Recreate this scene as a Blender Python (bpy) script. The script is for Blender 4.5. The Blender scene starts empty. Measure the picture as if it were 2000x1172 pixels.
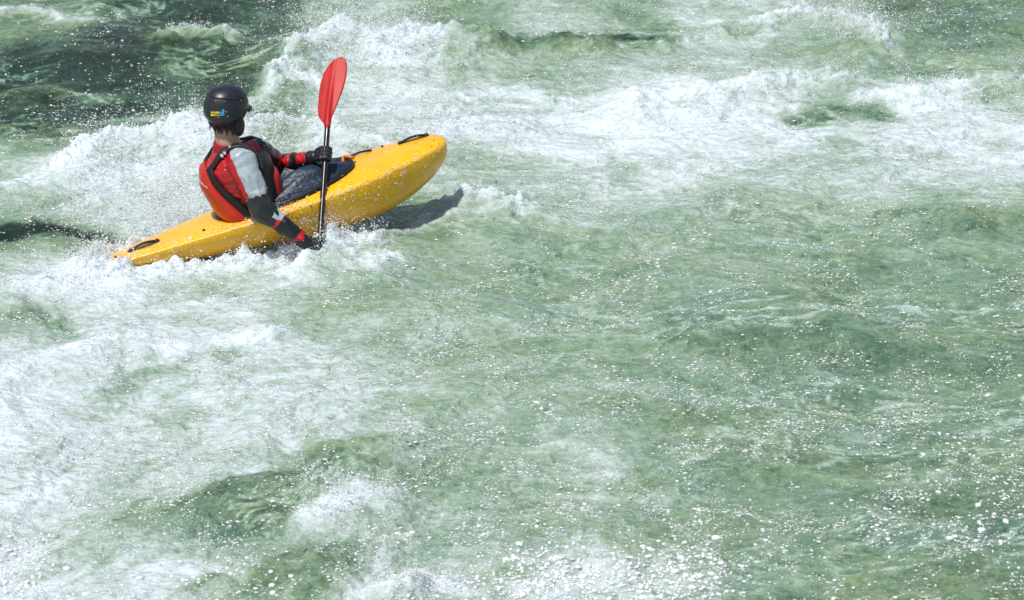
import bpy, bmesh, math, random
import numpy as np
from mathutils import Vector, Matrix
from mathutils.bvhtree import BVHTree

random.seed(7)
RNG = np.random.default_rng(11)
scene = bpy.context.scene
COL = scene.collection
R = math.radians

# ------------------------------------------------------------------ camera
PITCH = 22.0
DIST = 22.0
FPX = 7260.0                       # focal length in pixels of a 2000 px wide frame
CAM = np.array([0.0, -DIST * math.cos(R(PITCH)), DIST * math.sin(R(PITCH))])
cam_d = bpy.data.cameras.new('camera')
cam_d.sensor_width = 36.0
cam_d.lens = 36.0 * FPX / 2000.0
cam_d.clip_end = 2000.0
cam_d.dof.use_dof = True
cam_d.dof.focus_distance = 22.6
cam_d.dof.aperture_fstop = 4.0
cam_o = bpy.data.objects.new('camera', cam_d)
COL.objects.link(cam_o)
cam_o.location = CAM
cam_o.rotation_euler = (R(90 - PITCH), 0, 0)
scene.camera = cam_o

# ------------------------------------------------------------------ world, sun, exposure
SUN_EL = 68.0
SUN_DIR = np.array([-0.64, -0.70, 0.0])                       # sun stands to the left, a little behind the camera
SUN_DIR = SUN_DIR / np.linalg.norm(SUN_DIR) * math.cos(R(SUN_EL))
SUN_DIR[2] = math.sin(R(SUN_EL))
world = bpy.data.worlds.new("World")
scene.world = world
world.use_nodes = True
wn = world.node_tree.nodes
sky = wn.new('ShaderNodeTexSky')
sky.sky_type = 'NISHITA'
sky.sun_disc = False
sky.sun_elevation = R(SUN_EL)
sky.sun_rotation = math.atan2(SUN_DIR[0], SUN_DIR[1])
world.node_tree.links.new(sky.outputs[0], wn['Background'].inputs[0])
wn['Background'].inputs[1].default_value = 0.11
sun_d = bpy.data.lights.new('sun', 'SUN')
sun_d.energy = 4.4
sun_d.angle = R(0.53)
sun_d.color = (1.0, 0.96, 0.90)
sun_o = bpy.data.objects.new('sun', sun_d)
COL.objects.link(sun_o)
sun_o.location = (-8, 0, 12)
sun_o.rotation_euler = Vector(SUN_DIR).to_track_quat('Z', 'Y').to_euler()
vs = scene.view_settings
vs.view_transform = 'Standard'
vs.look = 'None'
vs.exposure = 0.0
vs.gamma = 1.0

# ------------------------------------------------------------------ helpers
SP, CP = math.sin(R(PITCH)), math.cos(R(PITCH))
FWD = np.array([0, CP, -SP]); UPV = np.array([0, SP, CP]); RT = np.array([1.0, 0, 0])


def ray(px, py):
    return FWD + RT * ((px - 1000) / FPX) - UPV * ((py - 586) / FPX)


def at(px, py, Y):
    """world point seen at a photo pixel, at depth Y"""
    d = ray(px, py)
    return CAM + d * ((Y - CAM[1]) / d[1])


def gnd(px, py, z=0.0):
    d = ray(px, py)
    return CAM + d * ((z - CAM[2]) / d[2])


def V(a):
    return Vector((float(a[0]), float(a[1]), float(a[2])))


def nrm(a):
    a = np.asarray(a, float)
    return a / np.linalg.norm(a)


class MB:
    """collects vertices and faces of one mesh"""
    def __init__(self):
        self.v = []; self.f = []; self.m = []

    def add(self, verts, faces, mi=0):
        o = len(self.v)
        self.v += [tuple(float(c) for c in p) for p in verts]
        self.f += [tuple(i + o for i in f) for f in faces]
        self.m += [mi] * len(faces)
        return self

    def loft(self, rings, mi=0, caps=True):
        n = len(rings[0])
        vs_ = [p for r in rings for p in r]
        fs = []
        for k in range(len(rings) - 1):
            for i in range(n):
                j = (i + 1) % n
                fs.append((k * n + i, k * n + j, (k + 1) * n + j, (k + 1) * n + i))
        if caps:
            fs.append(tuple(range(n))[::-1])
            fs.append(tuple((len(rings) - 1) * n + i for i in range(n)))
        return self.add(vs_, fs, mi)

    def tube(self, pts, radii, n=12, mi=0, flat=None, flatdir=None, round_ends=True):
        """tapered tube through points; flat = ratio of the second axis"""
        pts = [np.asarray(p, float) for p in pts]
        if not hasattr(radii, '__len__'):
            radii = [radii] * len(pts)
        radii = list(radii)
        if round_ends:
            d0 = nrm(pts[0] - pts[1]); d1 = nrm(pts[-1] - pts[-2])
            P = []; RR = []
            for a in (0.999, 0.86, 0.5):
                P.append(pts[0] + d0 * radii[0] * a); RR.append(radii[0] * math.sqrt(max(1e-4, 1 - a * a)))
            P += pts; RR += radii
            for a in (0.5, 0.86, 0.999):
                P.append(pts[-1] + d1 * radii[-1] * a); RR.append(radii[-1] * math.sqrt(max(1e-4, 1 - a * a)))
            pts, radii = P, RR
        rings = []
        ref = np.array([0.13, 0.21, 1.0]) if flatdir is None else np.asarray(flatdir, float)
        side = None
        for i, p in enumerate(pts):
            t = nrm(pts[min(i + 1, len(pts) - 1)] - pts[max(i - 1, 0)])
            if side is None:
                side = np.cross(t, ref)
                if np.linalg.norm(side) < 1e-3:
                    side = np.cross(t, [1, 0.1, 0])
            side = side - t * np.dot(side, t)
            side = nrm(side)
            up = np.cross(side, t)
            fl = 1.0 if flat is None else flat
            rings.append([p + radii[i] * (side * math.cos(2 * math.pi * k / n) + up * fl * math.sin(2 * math.pi * k / n)) for k in range(n)])
        return self.loft(rings, mi)

    def ball(self, c, r, n=14, mi=0, axes=None):
        c = np.asarray(c, float)
        if not hasattr(r, '__len__'):
            r = (r, r, r)
        A = np.eye(3) if axes is None else np.array(axes)
        rings = []
        for k in range(1, n):
            a = math.pi * k / n
            rings.append([c + A[0] * r[0] * math.sin(a) * math.cos(t) + A[1] * r[1] * math.sin(a) * math.sin(t) - A[2] * r[2] * math.cos(a)
                          for t in [2 * math.pi * i / (n + 4) for i in range(n + 4)]])
        return self.loft(rings, mi)

    def mesh(self, name, origin):
        me = bpy.data.meshes.new(name)
        o = np.asarray(origin, float)
        me.from_pydata([tuple(np.array(p) - o) for p in self.v], [], self.f)
        me.validate()
        bm = bmesh.new(); bm.from_mesh(me)
        bmesh.ops.recalc_face_normals(bm, faces=bm.faces)
        bm.to_mesh(me); bm.free()
        return me

    def build(self, name, mats, parent=None, smooth=True, origin=None):
        if origin is None:
            origin = world_loc(parent) if parent else (0, 0, 0)
        me = self.mesh(name, origin)
        if not isinstance(mats, (list, tuple)):
            mats = [mats]
        for m in mats:
            me.materials.append(m)
        if len(me.polygons) == len(self.m):
            me.polygons.foreach_set('material_index', self.m)
        me.polygons.foreach_set('use_smooth', [smooth] * len(me.polygons))
        return link(name, me, parent, origin)


LOC = {}


def world_loc(o):
    return LOC[o.name]


def link(name, me, parent, origin):
    o = bpy.data.objects.new(name, me)
    COL.objects.link(o)
    LOC[o.name] = np.asarray(origin, float)
    if parent:
        o.parent = parent
        o.location = LOC[o.name] - LOC[parent.name]
    else:
        o.location = LOC[o.name]
    return o


def thing(name, label, cat, loc):
    o = bpy.data.objects.new(name, None)
    COL.objects.link(o)
    o.empty_display_size = 0.2
    o.location = loc
    LOC[o.name] = np.asarray(loc, float)
    o['label'] = label; o['category'] = cat
    return o


def remesh(mb, name, voxel, iters=6, origin=(0, 0, 0), fac=0.5):
    """fuse overlapping closed shapes into one continuous skin"""
    me = mb.mesh(name, origin)
    t = bpy.data.objects.new('temporary', me)
    COL.objects.link(t)
    md = t.modifiers.new('r', 'REMESH'); md.mode = 'VOXEL'; md.voxel_size = voxel
    ms = t.modifiers.new('s', 'SMOOTH'); ms.factor = fac; ms.iterations = iters
    dg = bpy.context.evaluated_depsgraph_get()
    out = bpy.data.meshes.new_from_object(t.evaluated_get(dg))
    bpy.data.objects.remove(t)
    out.name = name
    return out


def mverts(me):
    a = np.empty(len(me.vertices) * 3, np.float32); me.vertices.foreach_get('co', a)
    return a.reshape(-1, 3).astype(float)


def mnormals(me):
    a = np.empty(len(me.vertices) * 3, np.float32); me.vertices.foreach_get('normal', a)
    return a.reshape(-1, 3).astype(float)


def set_attr(me, name, vals):
    at_ = me.attributes.new(name, 'FLOAT', 'POINT')
    at_.data.foreach_set('value', np.asarray(vals, np.float32))


# ---- gradient noise
PERM = RNG.permutation(256)
PERM = np.concatenate([PERM, PERM, PERM])
_ang = RNG.random(256) * 2 * np.pi
GX, GY = np.cos(_ang), np.sin(_ang)
G3 = RNG.normal(size=(256, 3)); G3 /= np.linalg.norm(G3, axis=1)[:, None]


def perlin(x, y):
    xi = np.floor(x).astype(np.int64); yi = np.floor(y).astype(np.int64)
    xf = x - xi; yf = y - yi
    u = xf * xf * xf * (xf * (xf * 6 - 15) + 10); v = yf * yf * yf * (yf * (yf * 6 - 15) + 10)

    def g(ix, iy, dx, dy):
        h = PERM[PERM[ix & 255] + (iy & 255)]
        return GX[h] * dx + GY[h] * dy
    a = g(xi, yi, xf, yf); b = g(xi + 1, yi, xf - 1, yf)
    c = g(xi, yi + 1, xf, yf - 1); d = g(xi + 1, yi + 1, xf - 1, yf - 1)
    return 1.5 * ((a + (b - a) * u) * (1 - v) + (c + (d - c) * u) * v)


def perlin3(p):
    i = np.floor(p).astype(np.int64); f = p - i
    w = f * f * f * (f * (f * 6 - 15) + 10)
    out = 0
    for dx in (0, 1):
        for dy in (0, 1):
            for dz in (0, 1):
                h = PERM[PERM[PERM[(i[:, 0] + dx) & 255] + ((i[:, 1] + dy) & 255)] + ((i[:, 2] + dz) & 255)]
                g = G3[h]
                d = g[:, 0] * (f[:, 0] - dx) + g[:, 1] * (f[:, 1] - dy) + g[:, 2] * (f[:, 2] - dz)
                ww = (w[:, 0] if dx else 1 - w[:, 0]) * (w[:, 1] if dy else 1 - w[:, 1]) * (w[:, 2] if dz else 1 - w[:, 2])
                out = out + d * ww
    return out * 1.6


def fbm(x, y, oct_=4, gain=0.5, ridged=False, off=0.0):
    s = 0; a = 1.0; t = 0
    for k in range(oct_):
        n = perlin(x + off + 13.7 * k, y - off + 7.3 * k)
        if ridged:
            n = 1 - 2 * np.abs(n)
        s = s + a * n; t += a
        a *= gain; x = x * 2.03; y = y * 2.03
    return s / t


def sstep(a, b, x):
    t = np.clip((x - a) / (b - a), 0, 1)
    return t * t * (3 - 2 * t)


# ---- materials
def mat(name, col, rough=0.5, spec=0.5, noise=None, bump=None, metal=0.0, coat=0.0, transmission=0.0):
    """noise = (scale, second colour, low, high); bump = (scale, strength, distance)"""
    m = bpy.data.materials.new(name); m.use_nodes = True
    nt = m.node_tree; b = nt.nodes['Principled BSDF']
    b.inputs['Base Color'].default_value = (*col, 1)
    b.inputs['Roughness'].default_value = rough
    b.inputs['Specular IOR Level'].default_value = spec
    b.inputs['Metallic'].default_value = metal
    b.inputs['Coat Weight'].default_value = coat
    b.inputs['Coat Roughness'].default_value = 0.12
    b.inputs['Transmission Weight'].default_value = transmission
    tc = nt.nodes.new('ShaderNodeTexCoord')
    if noise:
        n = nt.nodes.new('ShaderNodeTexNoise'); n.inputs['Scale'].default_value = noise[0]; n.inputs['Detail'].default_value = 6
        nt.links.new(tc.outputs['Object'], n.inputs['Vector'])
        r = nt.nodes.new('ShaderNodeMapRange'); r.inputs[1].default_value = noise[2]; r.inputs[2].default_value = noise[3]
        nt.links.new(n.outputs[0], r.inputs[0])
        mx = nt.nodes.new('ShaderNodeMix'); mx.data_type = 'RGBA'
        mx.inputs['A'].default_value = (*col, 1); mx.inputs['B'].default_value = (*noise[1], 1)
        nt.links.new(r.outputs[0], mx.inputs['Factor'])
        nt.links.new(mx.outputs['Result'], b.inputs['Base Color'])
    if bump:
        n2 = nt.nodes.new('ShaderNodeTexNoise'); n2.inputs['Scale'].default_value = bump[0]; n2.inputs['Detail'].default_value = 4
        nt.links.new(tc.outputs['Object'], n2.inputs['Vector'])
        bp = nt.nodes.new('ShaderNodeBump'); bp.inputs['Strength'].default_value = bump[1]; bp.inputs['Distance'].default_value = bump[2]
        nt.links.new(n2.outputs[0], bp.inputs['Height'])
        nt.links.new(bp.outputs[0], b.inputs['Normal'])
    return m


def mask_mat(name, stops, attr, rough=0.4, bump=(60, 0.5, 0.004), coat=0.0):
    """colours switch at values of a point attribute (panels of cloth)"""
    m = mat(name, stops[0][1], rough, 0.5, None, bump, 0, coat)
    nt = m.node_tree; b = nt.nodes['Principled BSDF']
    a = nt.nodes.new('ShaderNodeAttribute'); a.attribute_name = attr
    cr = nt.nodes.new('ShaderNodeValToRGB'); cr.color_ramp.interpolation = 'CONSTANT'
    el = cr.color_ramp.elements
    el[0].position = stops[0][0]; el[0].color = (*stops[0][1], 1)
    el[1].position = stops[1][0]; el[1].color = (*stops[1][1], 1)
    for p, c in stops[2:]:
        e = el.new(p); e.color = (*c, 1)
    nt.links.new(a.outputs['Fac'], cr.inputs[0])
    nt.links.new(cr.outputs[0], b.inputs['Base Color'])
    return m


# ================================================================== RIVER
# how much air is beaten into the water (0 clear green, 0.45 milky, 1 white), on a
# lattice lying on the river surface (columns every 100, rows every 98 photo pixels)
AER = """
28 30 05 05 08 15 35 50 35 42 58 50 35 60 66 60 45 25 25 30
00 00 02 14 05 28 72 85 70 55 48 55 60 60 60 50 45 40 40 40
08 12 06 14 12 26 58 72 86 92 88 92 97 90 86 88 60 82 88 75
72 68 75 85 60 60 62 62 60 56 62 68 72 72 62 62 66 62 70 75
40 55 72 85 62 50 40 34 34 46 50 55 55 50 40 45 45 45 40 40
68 72 76 62 55 55 46 40 45 40 40 40 40 40 40 40 36 36 36 36
56 64 76 76 72 62 56 50 48 44 40 40 40 38 35 35 38 36 36 32
82 76 76 70 76 70 60 56 54 44 40 40 38 38 35 35 32 36 36 32
86 76 70 54 70 76 64 60 44 42 40 42 38 36 36 36 35 32 32 32
80 72 60 66 66 50 44 56 44 44 45 50 38 36 34 34 34 32 32 32
76 70 54 44 34 34 62 50 44 42 46 42 40 38 36 34 32 32 30 28
76 70 72 78 60 48 40 66 50 50 60 68 55 50 38 36 34 32 30 28
"""
AER = np.array([[float(t) for t in l.split()] for l in AER.strip().splitlines()]) / 100.0
AER[7:, :14] += 0.03
AER[:4] = np.where(AER[:4] > 0.6, 0.6 + (AER[:4] - 0.6) * 0.75, AER[:4])
AER[4:] = np.where(AER[4:] > 0.55, 0.55 + (AER[4:] - 0.55) * 0.80, AER[4:])
ROW_Y = np.array([gnd(1000, 49 + 98 * j)[1] for j in range(12)])          # depth of each lattice row
ROW_W = np.array([gnd(1100, 49 + 98 * j)[0] for j in range(12)])          # metres between columns in each row


def lattice(X, Y):
    """bilinear look-up of AER over the river plane"""
    jr = np.interp(-Y, -ROW_Y, np.arange(12))
    w = np.interp(-Y, -ROW_Y, ROW_W)
    ic = np.clip(X / w + 9.5, 0, 19)
    i0 = np.clip(np.floor(ic).astype(int), 0, 18); j0 = np.clip(np.floor(jr).astype(int), 0, 10)
    fx = ic - i0; fy = jr - j0
    fx = fx * fx * (3 - 2 * fx); fy = fy * fy * (3 - 2 * fy)
    return (AER[j0, i0] * (1 - fx) + AER[j0, i0 + 1] * fx) * (1 - fy) + (AER[j0 + 1, i0] * (1 - fx) + AER[j0 + 1, i0 + 1] * fx) * fy


def G2(*pts):
    return [gnd(a, b)[:2] for a, b in pts]


# crests: polyline on the river, height, width of the far side, width of the near side, foam on crest, foam on the near face
CRESTS = [
    (G2((540, 175), (590, 120), (660, 95), (730, 95), (800, 120), (880, 110)), 0.22, 0.30, 0.35, 0.35, 0.10),
    (G2((870, 112), (960, 100), (1080, 108), (1180, 104), (1290, 98)), 0.13, 0.5, 0.14, 0.0, -0.35),
    (G2((1480, 62), (1580, 48), (1650, 60), (1700, 85), (1720, 112)), 0.17, 0.25, 0.30, 0.35, 0.0),
    (G2((1240, 205), (1330, 190), (1440, 182), (1560, 175), (1620, 172)), 0.12, 0.4, 0.35, 0.15, 0.1),
    (G2((1680, 215), (1800, 195), (1900, 180), (2000, 178)), 0.12, 0.4, 0.35, 0.15, 0.1),
    (G2((1560, 240), (1640, 228), (1720, 235)), -0.05, 0.2, 0.2, -0.25, -0.22),
    (G2((318, 92), (345, 74), (372, 70), (400, 84), (430, 100)), 0.12, 0.12, 0.16, 0.45, 0.02),
    (G2((120, 330), (200, 305), (290, 285), (370, 280), (430, 300), (520, 275), (570, 262), (640, 275)), 0.16, 0.22, 0.5, 0.30, 0.18),
    (G2((0, 455), (120, 450), (220, 462)), -0.07, 0.35, 0.35, -0.33, -0.33),
    (G2((640, 505), (700, 470), (770, 462), (850, 428), (930, 415), (1010, 428)), 0.16, 0.16, 0.34, 0.24, 0.06),
    (G2((560, 540), (640, 520), (700, 540), (760, 520)), 0.06, 0.2, 0.25, 0.25, 0.10),
    (G2((1180, 470), (1320, 425), (1460, 405), (1600, 410), (1760, 425), (1900, 440)), 0.08, 0.4, 0.22, 0.0, -0.08),
    (G2((1380, 670), (1500, 645), (1650, 650), (1760, 670)), 0.10, 0.5, 0.35, 0.10, -0.10),
    (G2((225, 1015), (275, 990), (330, 1005), (390, 985), (450, 955), (560, 930), (660, 900)), 0.065, 0.14, 0.55, -0.10, -0.14),
    (G2((370, 1165), (410, 1150), (470, 1165), (540, 1120), (620, 1095)), 0.06, 0.09, 0.4, -0.12, -0.12),
    (G2((600, 1030), (650, 1000), (700, 980), (740, 985)), 0.06, 0.2, 0.2, 0.20, 0.08),
    (G2((740, 1165), (790, 1150), (840, 1135), (900, 1150)), 0.06, 0.15, 0.2, 0.22, 0.08),
    (G2((0, 620), (60, 612), (130, 640)), -0.04, 0.3, 0.3, -0.13, -0.13),
    (G2((60, 560), (130, 545), (200, 545)), 0.09, 0.2, 0.3, 0.3, 0.2),
    (G2((250, 740), (330, 715), (380, 690), (440, 690)), -0.04, 0.2, 0.25, -0.15, -0.15),
    (G2((140, 690), (260, 660), (400, 690), (520, 660)), 0.08, 0.2, 0.3, 0.18, 0.1),
    (G2((1100, 870), (1150, 890), (1180, 930)), 0.03, 0.3, 0.2, 0.08, 0.05),
    (G2((0, 30), (60, 20), (130, 35), (180, 50)), 0.04, 0.15, 0.12, 0.30, 0.12),
    (G2((880, 20), (950, 12), (1000, 20)), 0.09, 0.15, 0.15, 0.15, -0.1),
    (G2((30, 190), (110, 175), (190, 195)), 0.03, 0.12, 0.12, 0.16, 0.06),
    (G2((230, 235), (310, 222), (400, 215)), 0.03, 0.12, 0.12, 0.3, 0.1),
    (G2((490, 200), (550, 182), (620, 180)), 0.03, 0.12, 0.12, 0.3, 0.1),
]


def crest_field(X, Y):
    z = np.zeros_like(X); a = np.zeros_like(X)
    wob = perlin(X * 2.3 + 5, Y * 2.3) * 0.10 + perlin(X * 7, Y * 7 + 3) * 0.035
    for pts, h, wf, wn_, f0, f1 in CRESTS:
        pts = [np.asarray(p) for p in pts]
        xs = [p[0] for p in pts]; ys = [p[1] for p in pts]
        m = (X > min(xs) - 1.2) & (X < max(xs) + 1.2) & (Y > min(ys) - 1.6) & (Y < max(ys) + 1.6)
        if not m.any():
            continue
        x = X[m]; y = Y[m]; w = wob[m]
        best = np.full(x.shape, 1e9); sd = np.zeros(x.shape); end = np.zeros(x.shape)
        for k in range(len(pts) - 1):
            d = pts[k + 1] - pts[k]; L2 = d @ d
            tt = ((x - pts[k][0]) * d[0] + (y - pts[k][1]) * d[1]) / L2
            t = np.clip(tt, 0, 1)
            dx = x - pts[k][0] - t * d[0]; dy = y - pts[k][1] - t * d[1]
            q = dx * dx + dy * dy
            b = q < best
            best = np.where(b, q, best)
            s = (d[0] * dy - d[1] * dx) / math.sqrt(L2)
            sd = np.where(b, np.where(s >= 0, 1, -1), sd)
        dd = np.sqrt(best) * sd + w            # > 0 is the far side
        far = np.exp(-np.maximum(dd, 0) / wf * 1.6) * (dd >= 0)
        near = np.exp(-(np.minimum(dd, 0) / wn_) ** 2) * (dd < 0)
        prof = far + near
        z[m] += h * prof
        a[m] += f0 * np.exp(-(dd / 0.10) ** 2) + f1 * np.where(dd < 0, near, np.exp(-(dd / (0.35 * wf)) ** 2))
    return z, a


# the boat: stern and bow tips, used by the river (it parts around the hull) and by the kayak
STERN = gnd(176, 525, 0.03)
BOW = at(869, 273, STERN[1] + 0.94)


def river(X, Y):
    """height and air content of the river at plan position"""
    qx = X + 0.25 * perlin(X * 0.9, Y * 0.9 + 9); qy = Y + 0.18 * perlin(X * 0.9 + 40, Y * 0.9)
    # current runs left to right far off and swings down to the left in the foreground
    sw = sstep(0.5, -3.0, Y) * sstep(1.5, -2.0, X)
    ca, sa = np.cos(0.55 * sw), np.sin(0.55 * sw)
    fx = qx * ca + qy * sa; fy = -qx * sa + qy * ca
    wx = perlin(fx * 2.1 + 4, fy * 3.0 + 1); wy = perlin(fx * 2.1 + 60, fy * 3.0 + 9)
    fx = fx + 0.16 * wx + 0.02 * perlin(X * 6 + 2, Y * 6 + 5); fy = fy + 0.12 * wy + 0.02 * perlin(X * 6 + 31, Y * 6)
    a = lattice(X + 0.18 * perlin(X * 1.7, Y * 1.7) + 0.07 * perlin(X * 5, Y * 5), Y + 0.28 * perlin(X * 1.7 + 20, Y * 1.7) + 0.10 * perlin(X * 5 + 9, Y * 5))
    cz, cf = crest_field(X, Y)
    streak = fbm(fx * 1.3, fy * 3.6, 5, 0.6)
    veins = fbm(fx * 2.6 + 3, fy * 5.5, 4, 0.55, ridged=True)
    fine = 0.5 * fbm(fx * 9, fy * 13, 4, 0.62) + 0.45 * fbm(X * 11 + 4, Y * 14, 4, 0.62)
    a0 = a + cf
    br = np.clip((a0 - 0.30) / 0.35, 0, 1)                      # how broken the water is
    aer = a0 + (0.16 + 0.12 * br) * streak + (0.05 + 0.10 * br) * (veins - 0.1) + (0.07 + 0.16 * br) * fine
    # lacy foam lines on darker water
    lace = fbm(fx * 3.1 + 11, fy * 8.0, 5, 0.62, ridged=True)
    aer = aer + 0.42 * sstep(0.48, 0.85, lace) * sstep(0.62, 0.2, a0) * sstep(-0.25, 0.35, perlin(fx * 0.8 + 3, fy * 1.6))
    fo = np.clip(a0 + 0.25 * streak, 0, 1)
    z = 0.105 * fbm(fx * 0.55, fy * 1.0, 3, 0.5) + 0.035 * fbm(fx * 1.7 + 7, fy * 3.0, 3, 0.5)
    z = z + 0.75 * cz * (1 + 0.45 * perlin(X * 3.1, Y * 3.1) + 0.25 * perlin(X * 9, Y * 9))
    # torn, peaky water along the breaking crests
    pk = np.clip(fbm(X * 13 + 1, Y * 13, 3, 0.6) + 0.12, 0, 1) ** 1.3
    z = z + np.clip(cz, 0, 1) * pk * 0.5 * np.clip(cf / 0.3, 0, 1)
    aer = aer + 0.25 * (pk - 0.15) * np.clip(cz * 8, 0, 1)
    # ripples, stronger where the water is broken
    z = z + (0.010 + 0.013 * fo) * fbm(fx * 6 + 2, fy * 9.0, 3, 0.6, ridged=True)
    z = z + (0.0030 + 0.0045 * fo * fo) * fbm(fx * 22, fy * 27, 3, 0.65, ridged=True)
    # water piles up along the hull and stays below the deck
    ax = (BOW - STERN)[:2]; L = np.linalg.norm(ax); ax = ax / L
    s = ((X - STERN[0]) * ax[0] + (Y - STERN[1]) * ax[1]) / L
    l = np.abs(-(X - STERN[0]) * ax[1] + (Y - STERN[1]) * ax[0])
    inside = sstep(0.62, 0.25, l) * sstep(-0.25, 0.05, s) * sstep(1.15, 0.9, s)
    z = z * (1 - inside) + inside * (z * 0.45 - 0.01)
    hw = np.interp(s, [0, 0.06, 0.14, 0.26, 0.38, 0.5, 0.62, 0.74, 0.9], [0.02, 0.08, 0.13, 0.185, 0.245, 0.30, 0.32, 0.30, 0.2])
    along = sstep(-0.12, 0.05, s) * sstep(0.86, 0.66, s)
    lump = 0.5 + 0.9 * perlin(X * 7, Y * 7) + 0.6 * perlin(X * 17, Y * 17)
    edge = np.exp(-((l - hw - 0.03) / 0.075) ** 2) * along
    apron = np.exp(-(np.maximum(l - hw, 0) / 0.20) ** 2) * along
    aer = aer + (0.38 * edge + 0.20 * apron) * np.clip(0.7 + 0.7 * lump * 0.6 + 0.5 * fine, 0, 2)
    z = z + 0.075 * edge * np.clip(0.45 + lump, 0, 2)
    st = np.exp(-(((X - STERN[0]) / 0.16) ** 2 + ((Y - STERN[1] + 0.02) / 0.14) ** 2))
    z = z + 0.022 * st * np.clip(0.5 + lump, 0, 2); aer = aer + 0.35 * st
    return z, aer


def axis_steps(lo, hi, step, far, grow=1.22):
    core = np.arange(lo, hi + step / 2, step)
    out = []; d = step; p = hi
    while p < far:
        d = min(d * grow, 12); p += d; out.append(p)
    out2 = []; d = step; p = lo
    while p > -far:
        d = min(d * grow, 12); p -= d; out2.append(p)
    return np.concatenate([out2[::-1], core, out])


gx = axis_steps(-4.3, 4.3, 0.0085, 160)
gy = axis_steps(-4.4, 6.6, 0.0110, 160)
XX, YY = np.meshgrid(gx, gy)
ZZ, AA = river(XX.ravel(), YY.ravel())
nx, ny = len(gx), len(gy)
me = bpy.data.meshes.new('river_water')
me.vertices.add(nx * ny)
me.vertices.foreach_set('co', np.stack([XX.ravel(), YY.ravel(), ZZ], 1).astype(np.float32).ravel())
ii = (np.arange(ny - 1)[:, None] * nx + np.arange(nx - 1)[None, :]).ravel()
quads = np.stack([ii, ii + 1, ii + nx + 1, ii + nx], 1).astype(np.int32)
me.loops.add(quads.size); me.loops.foreach_set('vertex_index', quads.ravel())
me.polygons.add(len(quads)); me.polygons.foreach_set('loop_start', np.arange(0, quads.size, 4, dtype=np.int32))
me.update(calc_edges=True)
me.polygons.foreach_set('use_smooth', np.ones(len(quads), bool))
set_attr(me, 'air', AA)

wm = bpy.data.materials.new('river water and foam'); wm.use_nodes = True
nt = wm.node_tree; N = nt.nodes; Lk = nt.links
b = N['Principled BSDF']
geo = N.new('ShaderNodeTexCoord')
att = N.new('ShaderNodeAttribute'); att.attribute_name = 'air'


def tex_noise(scale, detail=3, rough=0.6, stretch=(1, 1.5, 1)):
    mp = N.new('ShaderNodeMapping'); mp.inputs['Scale'].default_value = stretch
    Lk.new(geo.outputs['Object'], mp.inputs[0])
    n = N.new('ShaderNodeTexNoise'); n.inputs['Scale'].default_value = scale; n.inputs['Detail'].default_value = detail; n.inputs['Roughness'].default_value = rough
    Lk.new(mp.outputs[0], n.inputs['Vector'])
    return n


def math_n(op, a, b_=None, c=None):
    n = N.new('ShaderNodeMath'); n.operation = op
    for k, v in enumerate((a, b_, c)):
        if v is None:
            continue
        if isinstance(v, (int, float)):
            n.inputs[k].default_value = v
        else:
            Lk.new(v, n.inputs[k])
    return n.outputs[0]


n1 = tex_noise(24, 5, 0.62); n2 = tex_noise(90, 3, 0.6); nh = tex_noise(1.3, 3, 0.55); nb = tex_noise(3.7, 4, 0.6)
airv = math_n('ADD', att.outputs['Fac'], math_n('MULTIPLY', math_n('SUBTRACT', n1.outputs[0], 0.5), 0.27))
airv = math_n('ADD', airv, math_n('MULTIPLY', math_n('SUBTRACT', n2.outputs[0], 0.5), 0.20))

_nw = tex_noise(9, 2, 0.5)
_vm = N.new('ShaderNodeMix'); _vm.data_type = 'VECTOR'; _vm.inputs['Factor'].default_value = 0.10
Lk.new(geo.outputs['Object'], _vm.inputs['A']); Lk.new(_nw.outputs['Color'], _vm.inputs['B'])
_vm2 = N.new('ShaderNodeMapping'); _vm2.inputs['Scale'].default_value = (1, 1.35, 1)
Lk.new(_vm.outputs['Result'], _vm2.inputs[0])
vor = N.new('ShaderNodeTexVoronoi'); vor.feature = 'F1'; vor.inputs['Scale'].default_value = 15; vor.inputs['Detail'].default_value = 2.0; vor.inputs['Roughness'].default_value = 0.6
Lk.new(_vm2.outputs[0], vor.inputs['Vector'])
airv = math_n('ADD', airv, math_n('MULTIPLY', math_n('SUBTRACT', vor.outputs['Distance'], 0.80), 0.13))


def ramp(stops):
    c = N.new('ShaderNodeValToRGB'); e = c.color_ramp.elements
    e[0].position, e[0].color = stops[0][0], (*stops[0][1], 1)
    e[1].position, e[1].color = stops[-1][0], (*stops[-1][1], 1)
    for p, q in stops[1:-1]:
        k = e.new(p); k.color = (*q, 1)
    Lk.new(airv, c.inputs[0])
    return c.outputs[0]


WHITE = [(0.66, (0.36, 0.45, 0.375)), (0.82, (0.53, 0.61, 0.60)), (1.0, (0.68, 0.755, 0.78))]
OLIVE = ramp([(0.0, (0.018, 0.029, 0.014)), (0.14, (0.036, 0.057, 0.027)), (0.30, (0.118, 0.178, 0.086)), (0.47, (0.235, 0.318, 0.172))] + WHITE)
JADE = ramp([(0.0, (0.014, 0.032, 0.020)), (0.14, (0.028, 0.058, 0.038)), (0.30, (0.100, 0.180, 0.115)), (0.47, (0.200, 0.305, 0.222))] + WHITE)
hm_ = N.new('ShaderNodeMapRange'); hm_.inputs[1].default_value = 0.30; hm_.inputs[2].default_value = 0.60
Lk.new(math_n('ADD', math_n('MULTIPLY', nh.outputs[0], 0.7), math_n('MULTIPLY', nb.outputs[0], 0.3)), hm_.inputs[0])
mxc = N.new('ShaderNodeMix'); mxc.data_type = 'RGBA'
Lk.new(hm_.outputs[0], mxc.inputs['Factor']); Lk.new(OLIVE, mxc.inputs['A']); Lk.new(JADE, mxc.inputs['B'])
Lk.new(mxc.outputs['Result'], b.inputs['Base Color'])
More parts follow.
